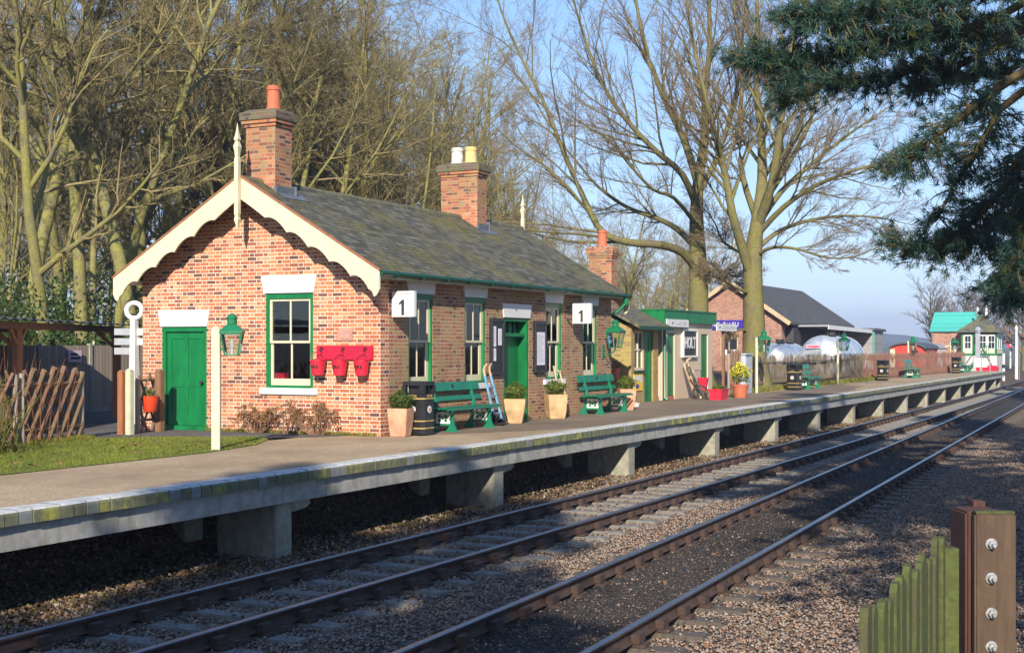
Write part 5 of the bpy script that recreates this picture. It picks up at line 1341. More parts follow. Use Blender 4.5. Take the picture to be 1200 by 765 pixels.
def smooth_path(pts, n=3):
    pts = [Vector(p) for p in pts]; out = []
    for i in range(len(pts)-1):
        p0 = pts[max(i-1,0)]; p1 = pts[i]; p2 = pts[i+1]; p3 = pts[min(i+2, len(pts)-1)]
        for k in range(n):
            t = k/n
            out.append(.5*((2*p1)+(p2-p0)*t+(2*p0-5*p1+4*p2-p3)*t*t+(3*p1-p0-3*p2+p3)*t**3))
    out.append(pts[-1]); return out

# --- the two big limes beside the platform
HS = {2: (20, .22, .5, .58, .12, .10, 4), 3: (11, .30, .58, .6, .12, .13, 3), 4: (12, .30, .6, .6, .08, .18, 2)}
def hero(seed, base, limbs, name, label, spec=HS):
    T = Tree(seed, .46); b = Vector(base)
    for (pts, r0, r1, lev, f0) in limbs:
        pp = [p-b for p in smooth_path(pts)]
        if lev: r0, r1 = r0*.8, r1*.7
        T.add(0 if lev == 0 else 1, pp, r0, r1)
        if lev: T.kids(pp, r0, r1, 2, spec, f0)
    return plant(T, name, label, b, [M['bark'], M['twig']], 'big bare trees beside the platform', split=3)
d1 = 58
P1 = lambda u, v, dd=0: at(u, v, d1+dd)
b1 = P1(819, 466); b1.z = 0
hero(21, b1, [
 ([b1, P1(818, 400), P1(818, 330), P1(817, 290), P1(816, 255), P1(818, 215), P1(825, 165, -.5), P1(826, 110, -1)], .53, .13, 0, .97),
 ([P1(818, 318), P1(800, 296, -.5), P1(772, 287, -1.5), P1(735, 284, -2.2), P1(706, 272, -2.5), P1(690, 245, -2.5), P1(672, 205, -2), P1(655, 165, -2), P1(635, 115, -1.5), P1(612, 70, -1), P1(588, 15, -1), P1(570, -50, -1)], .25, .04, 1, .25),
 ([P1(815, 290), P1(793, 268, 1), P1(768, 255, 2), P1(735, 243, 3), P1(700, 218, 4), P1(668, 180, 5), P1(640, 150, 6)], .19, .03, 1, .25),
 ([P1(817, 245), P1(800, 205, -1), P1(772, 180, -2), P1(742, 150, -2.5), P1(712, 110, -3), P1(690, 60, -3), P1(672, 0, -3), P1(660, -50, -3)], .20, .03, 1, .2),
 ([P1(818, 215), P1(802, 165, 1), P1(778, 115, 2), P1(758, 60, 3), P1(745, 0, 3), P1(738, -70, 3)], .24, .05, 1, .15),
 ([P1(818, 217), P1(826, 165, -.5), P1(826, 110, -1), P1(832, 50, -1), P1(830, -20, -1), P1(834, -90, -1)], .26, .06, 1, .15),
 ([P1(819, 225), P1(838, 190, 1), P1(852, 150, 1.5), P1(866, 90, 2), P1(872, 20, 2), P1(880, -60, 2)], .19, .04, 1, .15),
 ([P1(820, 330), P1(836, 316, -1), P1(848, 318, -2), P1(862, 324, -2.5), P1(880, 322, -3)], .09, .03, 1, .3),
 ([P1(817, 265), P1(790, 232, -2), P1(765, 222, -4), P1(735, 190, -5), P1(715, 165, -6), P1(690, 150, -7)], .12, .02, 1, .2),
], 'lime_tree', 'big mossy bare tree behind the fawn hut, one long limb sweeping left over the roof')
d2 = 53.5
P2 = lambda u, v, dd=0: at(u, v, d2+dd)
b2 = P2(884, 457); b2.z = -.02
hero(22, b2, [
 ([b2, P2(884, 420), P2(883, 370), P2(882, 320), P2(884, 285), P2(888, 255), P2(893, 210, .5), P2(892, 155, 1)], .54, .15, 0, .97),
 ([P2(881, 325), P2(868, 285, -.5), P2(858, 250, -1), P2(850, 205, -1), P2(838, 160, -1.5), P2(826, 110, -2), P2(812, 50, -2), P2(800, -30, -2)], .27, .05, 1, .25),
 ([P2(886, 270), P2(893, 215, .5), P2(892, 160, 1), P2(886, 100, 1), P2(888, 30, 1), P2(884, -60, 1)], .30, .06, 1, .15),
 ([P2(888, 265), P2(906, 210, -1), P2(914, 150, -1.5), P2(922, 90, -2), P2(932, 20, -2), P2(940, -60, -2)], .27, .05, 1, .15),
 ([P2(889, 262), P2(915, 225, 1), P2(948, 195, 2), P2(985, 165, 3), P2(1020, 140, 3.5), P2(1050, 120, 4)], .17, .025, 1, .2),
 ([P2(888, 275), P2(918, 243, -1), P2(955, 218, -2), P2(1000, 200, -3), P2(1040, 190, -3.5), P2(1080, 187, -4)], .16, .02, 1, .2),
 ([P2(888, 290), P2(915, 270, .5), P2(950, 258, 1), P2(990, 253, 1.5), P2(1030, 255, 1.5), P2(1062, 262, 2)], .13, .02, 1, .2),
 ([P2(886, 300), P2(905, 290, -1), P2(935, 292, -2), P2(970, 302, -2.5), P2(1005, 300, -3), P2(1035, 285, -3)], .10, .018, 1, .2),
 ([P2(882, 300), P2(860, 292, 1), P2(845, 280, 2), P2(838, 262, 3), P2(822, 240, 4)], .10, .02, 1, .2),
 ([P2(886, 255), P2(870, 205, 2), P2(866, 150, 3), P2(870, 90, 3.5), P2(862, 30, 4), P2(858, -50, 4)], .18, .04, 1, .15),
 ([P2(890, 245), P2(925, 190, 3), P2(950, 140, 4), P2(965, 80, 5), P2(985, 10, 6), P2(1000, -50, 6)], .17, .03, 1, .15),
 ([P2(881, 345), P2(862, 337, -1), P2(840, 325, -2), P2(828, 322, -2.5)], .09, .04, 1, .4),
 ([P2(882, 390), P2(868, 386, -.5), P2(858, 392, -1), P2(852, 390, -1.3)], .07, .025, 1, .5),
], 'lime_tree', 'big mossy bare tree standing at the paling fence by the goods shed sign')

# --- the wood behind the station
WS_A = {1: (19, .22, .45, .95, .2, .13, 5), 2: (10, .28, .6, .75, .10, .16, 4), 3: (8, .30, .6, .7, .08, .2, 3), 4: (7, .3, .6, .7, .04, .25, 2)}
WS_B = {1: (14, .30, .6, .85, .2, .15, 5), 2: (11, .28, .6, .75, .06, .17, 4), 3: (8, .30, .6, .7, .04, .2, 3), 4: (7, .3, .6, .7, .0, .25, 2)}
def wood_tree(seed, H, r, lean, wander, spec, stems=1, f0=.3):
    T = Tree(seed)
    for k in range(stems):
        a = T.r.uniform(0, 2*PI)
        d = Vector((lean*math.cos(a), lean*math.sin(a), 1))
        pp = T.path(Vector((.25*math.cos(a)*(stems > 1), .25*math.sin(a)*(stems > 1), -.1)), d, H*T.r.uniform(.85, 1.05), 9, wander, .05)
        rr = r*(1 if k == 0 else T.r.uniform(.5, .85))
        T.add(0, pp, rr, rr*.18); T.kids(pp, rr, rr*.18, 1, spec, f0)
    return T
protos = []
kinds = [(31, 23, .24, .03, .03, WS_A, 1, .3), (32, 21, .22, .14, .10, WS_B, 1, .22), (33, 20, .19, .16, .07, WS_A, 2, .3), (34, 17, .10, .22, .08, {1: (9, .22, .45, .8, .2, .1, 4), 2: (8, .3, .55, .7, .1, .14, 3), 3: (6, .3, .55, .6, .1, .16, 3)}, 4, .2), (35, 22, .27, .06, .05, WS_B, 1, .35)]
for a in kinds: protos.append(plant(wood_tree(*a), 'woodland_tree', '', (0, 0, 0), [M['bark_wood'], M['twig_wood']], 'bare trees of the wood behind the station'))
usedp = [False]*5
def wt_(k, loc, rz, s, label):
    o = place(protos[k], usedp[k], loc, rz, label); usedp[k] = True; o.scale = (s, s, s*1.0); return o
def ground_at(u, d): p = at(u, 406, d); p.z = 0; return p
NAMED = [(0, 98, 44, .6, 1.0, 'straight thick pale woodland trunk, the tallest left of the gable'), (1, 62, 41, 2.2, .95, 'curving mossy woodland tree leaning at the left edge of the wood'), (2, 118, 46, 1.0, 1.0, 'twin stemmed woodland tree just right of the thick straight trunk'),
 (4, 158, 43, 3.0, .95, 'forked woodland trunk nearest the left tip of the bargeboard'), (0, 201, 52, 4.0, .85, 'slim upright woodland trunk above the left slope of the gable'), (1, 240, 50, 5.2, 1.0, 'mossy woodland tree behind the gable finial'), (4, 22, 47, 1.3, 1.05, 'dark woodland tree at the very left edge of the picture'),
 (2, 345, 52, 2.4, .95, 'spreading woodland tree behind the first chimney'), (1, 408, 55, .2, .9, 'woodland tree with long drooping limbs right of the first chimney'), (3, 455, 56, 1.9, .95, 'clump of slender stems between the two roof chimneys')]
for k, u, d, rz, s, lab in NAMED: wt_(k, ground_at(u, d), rz, s, lab)
fill = random.Random(11)
GL = {0: 'straight bare woodland tree standing in the crowd behind the station roof', 1: 'crooked bare woodland tree standing in the crowd behind the station roof', 2: 'twin stemmed bare tree standing in the crowd behind the station roof', 3: 'clump of thin bare stems standing in the crowd behind the station roof', 4: 'broad bare woodland tree standing in the crowd behind the station roof'}
for (n, ua, ub, da, db, sa, sb) in ((24, -80, 330, 50, 75, .8, 1.05), (24, -60, 420, 76, 110, .75, 1.0), (18, 330, 560, 58, 84, .8, 1.0), (18, 420, 640, 80, 110, .75, 1.0), (18, 560, 800, 85, 125, .5, .72), (18, 600, 850, 120, 160, .5, .72)):
    for q in range(n):
        u = ua+(ub-ua)*(q+fill.random())/n; d = fill.uniform(da, db); k = fill.choice((0, 1, 2, 3, 4, 3, 1))
        p = ground_at(u, d); p.z = ztrack(p.x, p.y)-.05
        wt_(k, p, fill.uniform(0, 6.28), fill.uniform(sa, sb), GL[k])
# --- distant bare trees near the signal box
def far_tree(u, d, H, seed, label):
    T = wood_tree(seed, H, .30, .04, .05, {1: (26, .45, .75, .85, .2, .1, 4), 2: (12, .3, .55, .7, .12, .12, 3), 3: (9, .3, .5, .6, .08, .15, 3), 4: (5, .3, .5, .6, .06, .2, 2)}, 1, .2)
    p = at(u, 406, d); p.z = -1
    return plant(T, 'distant_tree', label, p, [M['bark_dark'], M['twig_far']], 'bare trees beyond the signal box')
far_tree(1095, 175, 10.8, 41, 'round crowned distant bare tree beside the turquoise roof')
far_tree(1130, 190, 11, 42, 'thin distant bare tree above the turquoise roof')
far_tree(1155, 185, 8.5, 43, 'low distant bare tree directly behind the signal box roof')
far_tree(1200, 150, 9, 44, 'distant bare tree at the right edge beyond the signal')
far_tree(1215, 170, 12, 45, 'hazy distant bare tree just past the right edge signal')

# --- evergreen undergrowth
def bush(loc, r, n, seed, label, s=.09, mat='holly', name='evergreen_bush', stretch=1.2, grp='evergreen bushes under the wood'):
    t = thing(name, label, 'bush', loc, group=grp); g = np.random.default_rng(seed)
    Vs = []
    for k in range(9):
        V, F = leaf_ball(n//9, r*g.uniform(.45, .8), s, 1.0, seed*10+k); V = V+np.array([g.normal(0, r*.45), g.normal(0, r*.45), r*stretch*g.uniform(.3, 1.5)]); Vs.append(V)
    V = np.concatenate(Vs); V = V[: len(V)//4*4]
    obj_np('foliage', mesh_np('foliage', V, np.arange(len(V)).reshape(-1,4), [M[mat]]), t)
    m = MB()
    for k in range(5): m.tube([(0,0,-.1), (g.normal(0,.3*r), g.normal(0,.3*r), r*1.3)], [.05,.015], 5)
    m.build('stems', M['brown_wood'], t, world=False, uv=False)
for k, (u, d, r, lab) in enumerate(((20, 40, 1.5, 'dark evergreen bush above the shelter roof at the frame edge'), (70, 46, 1.7, 'tall dark holly behind the boarded fence left of the thick trunk'), (125, 50, 2.0, 'bright green holly between the trunks left of the gable'), (95, 39, 1.3, 'low evergreen bush peeping over the boarded fence'), (195, 58, 2.0, 'dark evergreen bush deep in the wood by the gable slope'), (-15, 52, 2.2, 'ivy dark bush at the far left of the wood'), (260, 66, 2.2, 'dark evergreen bush low behind the station roof'))):
    p = ground_at(u, d); bush(p, r, 2600, 60+k, lab, stretch=1.4 if k else 1.1)
# yellow-green shoots at the left edge
t = thing('dogwood_shoots', 'bush of yellow green bare shoots at the left frame edge by the lawn', 'shrub', (15.35, 17.2, 0))
m = MB(); g = random.Random(3)
for k in range(230):
    x0, y0 = g.uniform(-1.2, 1.0), g.uniform(-.5, .5); dx, dy = g.gauss(0,.35), g.gauss(0,.3); h = g.uniform(.45, 1.25)
    m.tube([(x0,y0,0), (x0+dx*.5,y0+dy*.5,h*.6), (x0+dx*1.2,y0+dy*1.2,h)], [.011,.008,.003], 3, False)
m.build('shoots', M['weed'], t, world=False, uv=False, recalc=False)
V, F = leaf_ball(700, .9, .03, .35, 77); V += np.array([0,0,.22]); obj_np('leaves', mesh_np('leaves', V, F, [M['dark_leaf']]), t)
m = MB()
for k in range(60):
    x0, y0 = g.uniform(.2, 3.3), g.uniform(.75, 1.25); dx, dy = g.gauss(0,.3), g.gauss(0,.2); h = g.uniform(.9, 1.75)
    m.tube([(x0,y0,0), (x0+dx*.5,y0+dy*.5,h*.6), (x0+dx*1.2,y0+dy*1.2,h)], [.009,.007,.003], 3, False)
m.build('red_shoots', M['red_wood'], t, world=False, uv=False, recalc=False)

# --- pines
def tuft_cloud(cent, rad, n_per, ln, wd, seed, dirs=None, bias=.6):
    g = np.random.default_rng(seed); n = len(cent)
    d = g.normal(size=(n, n_per, 3))
    if dirs is not None: d = d+dirs[:,None,:]*bias*2
    d /= np.linalg.norm(d, axis=2, keepdims=True)
    L_ = ln*g.uniform(.6, 1.15, (n, n_per, 1))
    o = cent[:,None,:]+g.normal(0, rad, (n, n_per, 3))
    a = g.normal(size=(n, n_per, 3)); s = np.cross(d, a); s /= np.linalg.norm(s, axis=2, keepdims=True)+1e-9
    q = np.stack([o-s*wd, o+s*wd, o+d*L_], 2)
    return q.reshape(-1,3)
def pine_sprays(paths, per_m, spread, seed, hang=.3):
    """foliage tuft centres strung along side twigs of each branch path"""
    g = random.Random(seed); c = []; dd = []; tw = []
    for pts, w in paths:
        Ls = sum((pts[i+1]-pts[i]).length for i in range(len(pts)-1))
        for k in range(int(Ls*per_m*w)):
            f = g.random()**.8*(len(pts)-1); i = min(int(f), len(pts)-2); p = pts[i].lerp(pts[i+1], f-i); d = (pts[i+1]-pts[i]).normalized()
            side = Vector((g.gauss(0,1), g.gauss(0,1), g.gauss(0,.45)-hang*.4)).normalized()
            q = (side*1.0+d*.8).normalized(); l = spread*g.uniform(.3, 1.25)*(1-.4*f/(len(pts)-1))
            e = p+q*l; tw.append((p, p+q*l*.5+Vector((0,0,.03)), e))
            n = max(2, int(l/.085))
            for j in range(n):
                r = (j+1.2)/n
                c.append(p+q*l*r+Vector((g.gauss(0,.035), g.gauss(0,.035), g.gauss(0,.035)))); dd.append(q+Vector((0,0,.25)))
    return np.array([tuple(x) for x in c]), np.array([tuple(x) for x in dd]), tw
DP = 15.5
PP = lambda u, v, dd=0: at(u, v, DP+dd)
pb = Vector((19.2, .1, -1.15))
trunk_at = lambda z: Vector((pb.x+.12*math.sin(z*.5), pb.y+.1*math.sin(z*.4+1), z))
branches = [
 ([trunk_at(7.2), PP(1170, 20), PP(1080, 45, -.3), PP(1000, 62, -.6), PP(930, 72, -.8), PP(878, 72, -.9)], 1.0),
 ([trunk_at(7.0), PP(1160, 60, .5), PP(1090, 78, .6), PP(1020, 95, .8), PP(960, 100, .8), PP(925, 112, .9)], .9),
 ([trunk_at(7.9), PP(1180, -25, -.5), PP(1100, -5, -.8), PP(1030, 15, -1), PP(970, 15, -1.2), PP(945, 18, -1.2)], 1.0),
 ([trunk_at(8.6), PP(1190, -70, .3), PP(1100, -50, .3), PP(1020, -35, .3), PP(960, -15, .2)], 1.0),
 ([trunk_at(6.4), PP(1190, 90, -.8), PP(1150, 120, -1), PP(1110, 150, -1.2), PP(1080, 175, -1.2), PP(1062, 195, -1.2)], .62),
 ([trunk_at(6.1), PP(1195, 110, .6), PP(1160, 150, .5), PP(1140, 185, .5), PP(1120, 215, .5), PP(1098, 258, .4)], .6),
 ([trunk_at(5.4), PP(1215, 165, -.5), PP(1185, 210, -.5), PP(1150, 250, -.5), PP(1120, 275, -.5), PP(1090, 290, -.5), PP(1062, 288, -.5)], .85),
 ([trunk_at(5.0), PP(1215, 175, .3), PP(1190, 220, .3), PP(1165, 258, .3), PP(1145, 280, .3), PP(1122, 288, .3)], 1.0),
 ([trunk_at(4.8), PP(1225, 205, .8), PP(1200, 250, .7), PP(1185, 290, .6), PP(1178, 320, .6), PP(1170, 340, .6)], 1.0),
 ([trunk_at(4.7), PP(1235, 180, -1), PP(1215, 225, -1.2), PP(1200, 280, -1.2), PP(1192, 315, -1.2), PP(1188, 350, -1.2)], .8),
 ([trunk_at(7.5), PP(1200, 30, 1.5), PP(1150, 40, 2), PP(1090, 30, 2.4), PP(1030, 40, 2.6)], .9),
 ([trunk_at(6.8), PP(1205, 70, 1.5), PP(1160, 85, 1.8), PP(1115, 92, 2), PP(1070, 105, 2)], .8),
]
g = random.Random(9)
for z in [9.2, 10, 10.8, 11.7, 12.6, 13.5, 14.5, 15.5, 16.2]:
    for k in range(4):
        a = g.uniform(0, 2*PI); l = (17.5-z)*.45+.5
        p = trunk_at(z); branches.append(([p, p+Vector((math.cos(a)*l*.5, math.sin(a)*l*.5, .2)), p+Vector((math.cos(a)*l, math.sin(a)*l, -.1))], .9))
for z in (3.6, 4.4, 5.2, 6, 6.8, 7.6, 8.4):
    for k in range(3):
        a = g.uniform(-2.6, .1); l = 4.4
        p = trunk_at(z); branches.append(([p, p+Vector((math.cos(a)*l*.5, math.sin(a)*l*.5, .1)), p+Vector((math.cos(a)*l, math.sin(a)*l, -.4))], .7))
t = thing('pine_tree', 'dark blue green pine whose boughs hang into the top right corner', 'tree', pb)
m = MB(); m.tube([trunk_at(z)-pb for z in (-1.3, 0, 2, 5, 8, 11, 14, 17)], [.34, .29, .27, .24, .2, .15, .09, .03], 12); m.build('trunk', M['pine_bark'], t, world=False, smooth='all', uv=False)
bp_ = [(smooth_path(p, 3), w) for p, w in branches]
C_, D_, TW = pine_sprays([(p, w*(2.4 if p[-1].z > 4.6 else 1.5)) for p, w in bp_], 24, .50, 4, .1)
m = MB()
for pts, w in bp_:
    n = len(pts); m.tube([p-pb for p in pts], [.05*(1-i/n)+.008 for i in range(n)], 6)
for a, b, c in TW: m.tube([a-pb, b-pb, c-pb], [.012, .008, .004], 3, False)
m.build('boughs', M['pine_bark'], t, world=False, uv=False, recalc=False)
C_ = C_-np.array(tuple(pb)); print('tufts', len(C_))
V = tuft_cloud(C_, .015, 20, .105, .0045, 5, D_)
rg = np.random.default_rng(3); mi = np.repeat((rg.random(len(C_)) < .10).astype(int), 20)
obj_np('foliage', mesh_np('foliage', V, np.arange(len(V)).reshape(-1,3), [M['needle'], M['needle_yellow']], mi), t)
# the shelter belt of conifers on the near side of the line (outside the frame, casting the dappled shade)
def conifer(seed, H, z0, spread, n_wh):
    g = random.Random(seed); paths = []
    for i in range(n_wh):
        z = z0+(H-z0)*(i/n_wh)
        for k in range(6):
            a = g.uniform(0, 2*PI); l = spread*(1-(z-z0)/(H-z0))**.7*g.uniform(.7, 1.1)+.4
            p = Vector((0,0,z)); paths.append(([p, p+Vector((math.cos(a)*l*.5, math.sin(a)*l*.5, .35)), p+Vector((math.cos(a)*l, math.sin(a)*l, -.1))], 1))
    return paths
t0 = thing('conifer', '', 'tree', group='conifers lining the near side of the railway')
paths = conifer(6, 24, 5.5, 4.3, 17)
C_, D_, TW = pine_sprays(paths, 5.0, 1.5, 8)
rz_ = np.random.default_rng(1); wz = .25+.75*np.clip(C_[:,2]/22, 0, 1)**1.3; idx = rz_.choice(len(C_), 3300, replace=False, p=wz/wz.sum())
V = tuft_cloud(C_[idx], .12, 7, .5, .07, 6, D_[idx])
m = MB(); m.tube([(0,0,-.2),(0,0,8),(0,0,16),(0,0,24)], [.36,.27,.17,.03], 10); m.build('trunk', M['pine_bark'], t0, world=False, uv=False)
m = MB()
for pts, w in paths: m.tube(pts, [.06,.04,.015], 5)
m.build('boughs', M['pine_bark'], t0, world=False, uv=False, recalc=False)
obj_np('foliage', mesh_np('foliage', V, np.arange(len(V)).reshape(-1,3), [M['needle']]), t0)
used = False
BELT = [(-40, -1, .70), (-34, -2.5, .76), (-29, .2, .64), (-24, -2, .80), (-20, .2, .69), (-15.5, -1.8, .78), (-11, .5, .67), (-7, -.4, .69), (3.5, -4.8, .82), (27, -3.2, .72), (61, -.8, .64), (72, .2, .62), (85, .6, .6)]
for k, (x, y, s) in enumerate(BELT):
    o = place(t0, used, (x, y, ztrack(x, y)), k*1.7, 'tall dark conifer of the belt on the near side of the railway', s); used = True
# ================================================================== THE FAR END
# --- goods shed
gs = thing('goods_shed', 'pink brick goods shed gable with blue sign behind the two big trees', 'building', (95, 29, -.3))
GX, GYA, GYB, GYR = 95, 25.4, 32.9, 29.1
m = MB(); m.prism([(GYA, -.5), (GYB, -.5), (GYB, 3.9), (GYR, 6.2), (GYA, 3.9)], lambda a, z, t: (t, a, z), GX, GX+20); m.build('wall', M['brick_far'], gs)
m = MB()
for ya, za in ((GYA-.75, 3.42), (GYB+.75, 3.42)):
    zb = 6.45
    b = m._p([(GX-.5,ya,za),(GX+20.5,ya,za),(GX+20.5,GYR,zb),(GX-.5,GYR,zb),(GX-.5,ya,za-.15),(GX+20.5,ya,za-.15),(GX+20.5,GYR,zb-.15),(GX-.5,GYR,zb-.15)])
    for q in ((0,1,2,3),(7,6,5,4),(0,4,5,1),(1,5,6,2),(2,6,7,3),(3,7,4,0)): m.face([b+k for k in q])
rf = m.build('roof', M['slate_far'], gs, uvf=lambda c: (c.x, c.y*1.25))
m = MB(); m.bar((GX-.54, GYA-.75, 3.32), (GX-.54, GYR, 6.35), .05, .3); m.bar((GX-.54, GYB+.75, 3.32), (GX-.54, GYR, 6.35), .05, .3); m.build('bargeboard', M['pole_wood'], gs)
m = MB(); m.box(GX-.05, GX+.06, 28.55, 29.85, 1.05, 2.4); wn = m.build('window', M['pole_wood'], gs)
m = MB(); m.box(GX-.07, GX-.05, 28.63, 29.16, 1.15, 2.3); m.box(GX-.07, GX-.05, 29.24, 29.77, 1.15, 2.3); m.build('pane', M['far_glass'], wn)
m = MB(); m.box(GX-.08, GX-.07, 29.35, 29.75, 1.16, 1.5); m.box(GX-.08, GX-.07, 28.66, 29.05, 1.16, 1.5); m.build('paper', M['paper'], wn)
m = MB(); m.box(100, 101, GYA+.05, GYA+6, 3, 3.05)
m = MB(); m.bar((GX+2, GYA-1.5, 3.2), (GX+17.3, GYA-1.5, 3.05), 2.6, .12); m.build('canopy', M['lead'], gs)
m = MB(); m.bar((GX+2, GYA-2.85, 3.1), (GX+17.3, GYA-2.85, 2.95), .06, .3); m.build('canopy_fascia', M['white_paint'], gs)
m = MB(); m.box(GX+1, GX+3.2, GYA-.6, GYA-.02, -.5, 3.1); m.build('sliding_door', M['dark_boards'], gs)
m = MB(); m.box(GX+3.2, GX+12, GYA-.25, GYA-.05, -.5, 3.1); m.build('side_wall', M['dark_boards'], gs)
t = thing('shop_sign', 'long dark blue sign with white letters on the goods shed gable', 'sign', (GX-.1, 29, 2.9))
m = MB(); m.box(GX-.12, GX-.02, 26.6, 31.6, 2.95, 3.62); m.build('board', M['blue_sign'], t)
text('RDENT  TH FU           ST.', .46, M['white_paint'], t, (GX-.125, 28.95, 3.28), '-x', width=4.6)
t = thing('weatherboard_shed', 'grey weatherboarded lean to shed at the end of the goods canopy', 'shed', (112, 22, -.5))
m = MB(); m.box(112.5, 116.5, 22.5, 24.8, -.9, 3.0); m.build('wall', M['weatherboard'], t)
m = MB(); m.bar((112.2, 23.65, 3.12), (116.8, 23.65, 3.05), 2.7, .2); m.build('roof', M['corrugated'], t); m = MB(); m.box(112.4, 112.5, 22.4, 22.52, -.9, 3.0); m.build('corner_board', M['turq_roof'], t)
t = thing('pendant_lamp', 'small dark shaded lamp hanging under the goods canopy', 'lamp', (106, 22.9, 2.4))
q = at(961, 391, 112); m = MB(); m.lathe([(.42, q.z-.12), (.38, q.z), (.12, q.z+.12), (.05, q.z+.3), (.04, q.z+.75)], q.x, q.y, 12); m.build('shade', M['iron'], t, smooth=True)
# --- silver tanks
def tank(cx, y, zc, r, Ln, label, txt=None):
    t = thing('milk_tank', label, 'tank', (cx, y, -.3), group='silver tanks behind the paling fence')
    prof = [(0.01, 0), (r*.45, .05), (r*.75, .16), (r*.92, .34), (r, .6), (r, Ln-.6), (r*.92, Ln-.34), (r*.75, Ln-.16), (r*.45, Ln-.05), (.01, Ln)]
    m = MB(); rings = []
    for rr, a in prof: rings.append(m._p([(cx+a, y+rr*math.cos(2*PI*k/28), zc+rr*math.sin(2*PI*k/28)) for k in range(28)]))
    for i in range(len(rings)-1):
        for k in range(28): m.face((rings[i]+k, rings[i]+(k+1)%28, rings[i+1]+(k+1)%28, rings[i+1]+k))
    m.build('shell', M['tank'], t, smooth=True, uv=False)
    for a in (.65, Ln*.5, Ln-.65):
        m = MB(); pts = [(cx+a, y+(r+.012)*math.cos(2*PI*k/28), zc+(r+.012)*math.sin(2*PI*k/28)) for k in range(29)]; m.tube(pts, .035, 5, cap=False); m.build('band', M['lead'], t, uv=False)
    m = MB(); m.bar((cx+1, y, zc+r+.06), (cx+Ln-.6, y, zc+r+.06), .5, .05); m.tube([(cx+Ln*.45, y, zc+r), (cx+Ln*.45, y, zc+r+.25)], .25, 12)
    for k in range(6): m.bar((cx+1+k*(Ln-1.6)/5, y-.22, zc+r+.06), (cx+1+k*(Ln-1.6)/5, y-.22, zc+r+.22), .04)
    m.build('walkway', M['iron'], t, uv=False)
    m = MB()
    for a in (.9, Ln-.9):
        m.box(cx+a-.2, cx+a+.2, y-r*.8, y+r*.8, zc-r-.25, zc-r*.55)
        m.box(cx+a-.12, cx+a+.12, y-r*.7, y-r*.5, -.6, zc-r*.6); m.box(cx+a-.12, cx+a+.12, y+r*.5, y+r*.7, -.6, zc-r*.6)
    m.build('cradle', M['iron'], t, uv=False)
    if txt: text(txt, .36, M['ink'], t, (cx-.01+.05, y+.05, zc+.25), '-x')
    return t
tank(79.6, 19.0, .95, 1.38, 6.5, 'larger silver tank behind the fence with a lantern post before it')
tank(77.0, 21.35, .75, 1.15, 5.5, 'smaller silver tank half hidden by the big tree trunk', '462')
t = thing('tank_label', 'faint red label on the end of the larger silver tank', 'label', (79.5, 18.6, 1.6)); m = MB(); m.box(79.55, 79.66, 19.0, 19.8, 1.62, 1.82); m.build('plate', M['pink_sign'], t); m = MB(); m.box(79.54, 79.55, 19.05, 19.75, 1.68, 1.76); m.build('print', M['red_paint'], t)
# --- brake van
def van(u0, d):
    p = at(1050, 406, d); x0 = p.x; yc = 21.6
    t = thing('brake_van', 'red railway brake van with dark arched roof behind the fence', 'railway van', (x0, yc, -.9))
    w = 1.45; Ln = 7
    m = MB(); m.box(x0+.9, x0+Ln-.9, yc-w, yc+w, -.1, 1.55); m.build('body', M['carriage_red'], t)
    for a in (0, Ln-.12):
        m = MB(); m.prism([(-w, -.1), (w, -.1), (w, 1.55), (w*.7, 1.82), (0, 1.98), (-w*.7, 1.82), (-w, 1.55)], lambda y, z, q, a=a: (x0+a+q, yc+y, z), 0, .12)
        m.build('end_wall', M['carriage_red'], t)
    m = MB(); arc = [(-w-.15, 1.55)]+[((w+.15)*math.sin(-PI/2+PI*k/12), 1.55+.55*math.cos(-PI/2+PI*k/12)) for k in range(1, 12)]+[(w+.15, 1.55)]+[((w+.05)*math.sin(PI/2-PI*k/12), 1.46+.5*math.cos(PI/2-PI*k/12)) for k in range(0, 13)]
    m.prism(arc, lambda a, z, q: (q, yc+a, z), x0-.25, x0+Ln+.25); m.build('roof', M['corrugated'], t)
    m = MB(); m.box(x0-.02, x0-.003, yc-.9, yc-.3, .75, 1.4); m.box(x0+1.5, x0+2.2, yc-w-.03, yc-w, .6, 1.3); m.build('window', M['far_glass'], t)
    m = MB(); m.box(x0-.03, x0-.002, yc+1.05, yc+w, -.1, 1.5); m.build('end_stripe', M['cream_paint'], t)
    m = MB(); m.box(x0-.1, x0+Ln+.1, yc-w*.9, yc+w*.9, -.35, -.1); m.build('frame', M['iron'], t)
    for a in (1.5, Ln-1.5):
        for s in (-1, 1): m = MB(); m.tube([(x0+a, yc+s*.72, -.55), (x0+a, yc+s*.85, -.55)], .45, 16); m.build('wheel', M['iron'], t)
van(1037, 120)
t = thing('white_coach', 'pale coach end showing just behind the red brake van', 'railway van', (134, 22, -.9))
q = at(1075, 406, 128); m = MB(); m.box(q.x, q.x+9, q.y-1.3, q.y+1.6, -.6, 1.55); m.build('body', M['white_paint'], t)
m = MB(); m.prism([(-1.4, 1.55), (1.7, 1.55), (1.2, 1.95), (.15, 2.1), (-.9, 1.95)], lambda a, z, s: (s, q.y+a, z), q.x-.1, q.x+9.1); m.build('roof', M['lead'], t)
m = MB(); m.box(q.x-.03, q.x, q.y-1.0, q.y-.3, .4, 1.2); m.build('window', M['turq_roof'], t)
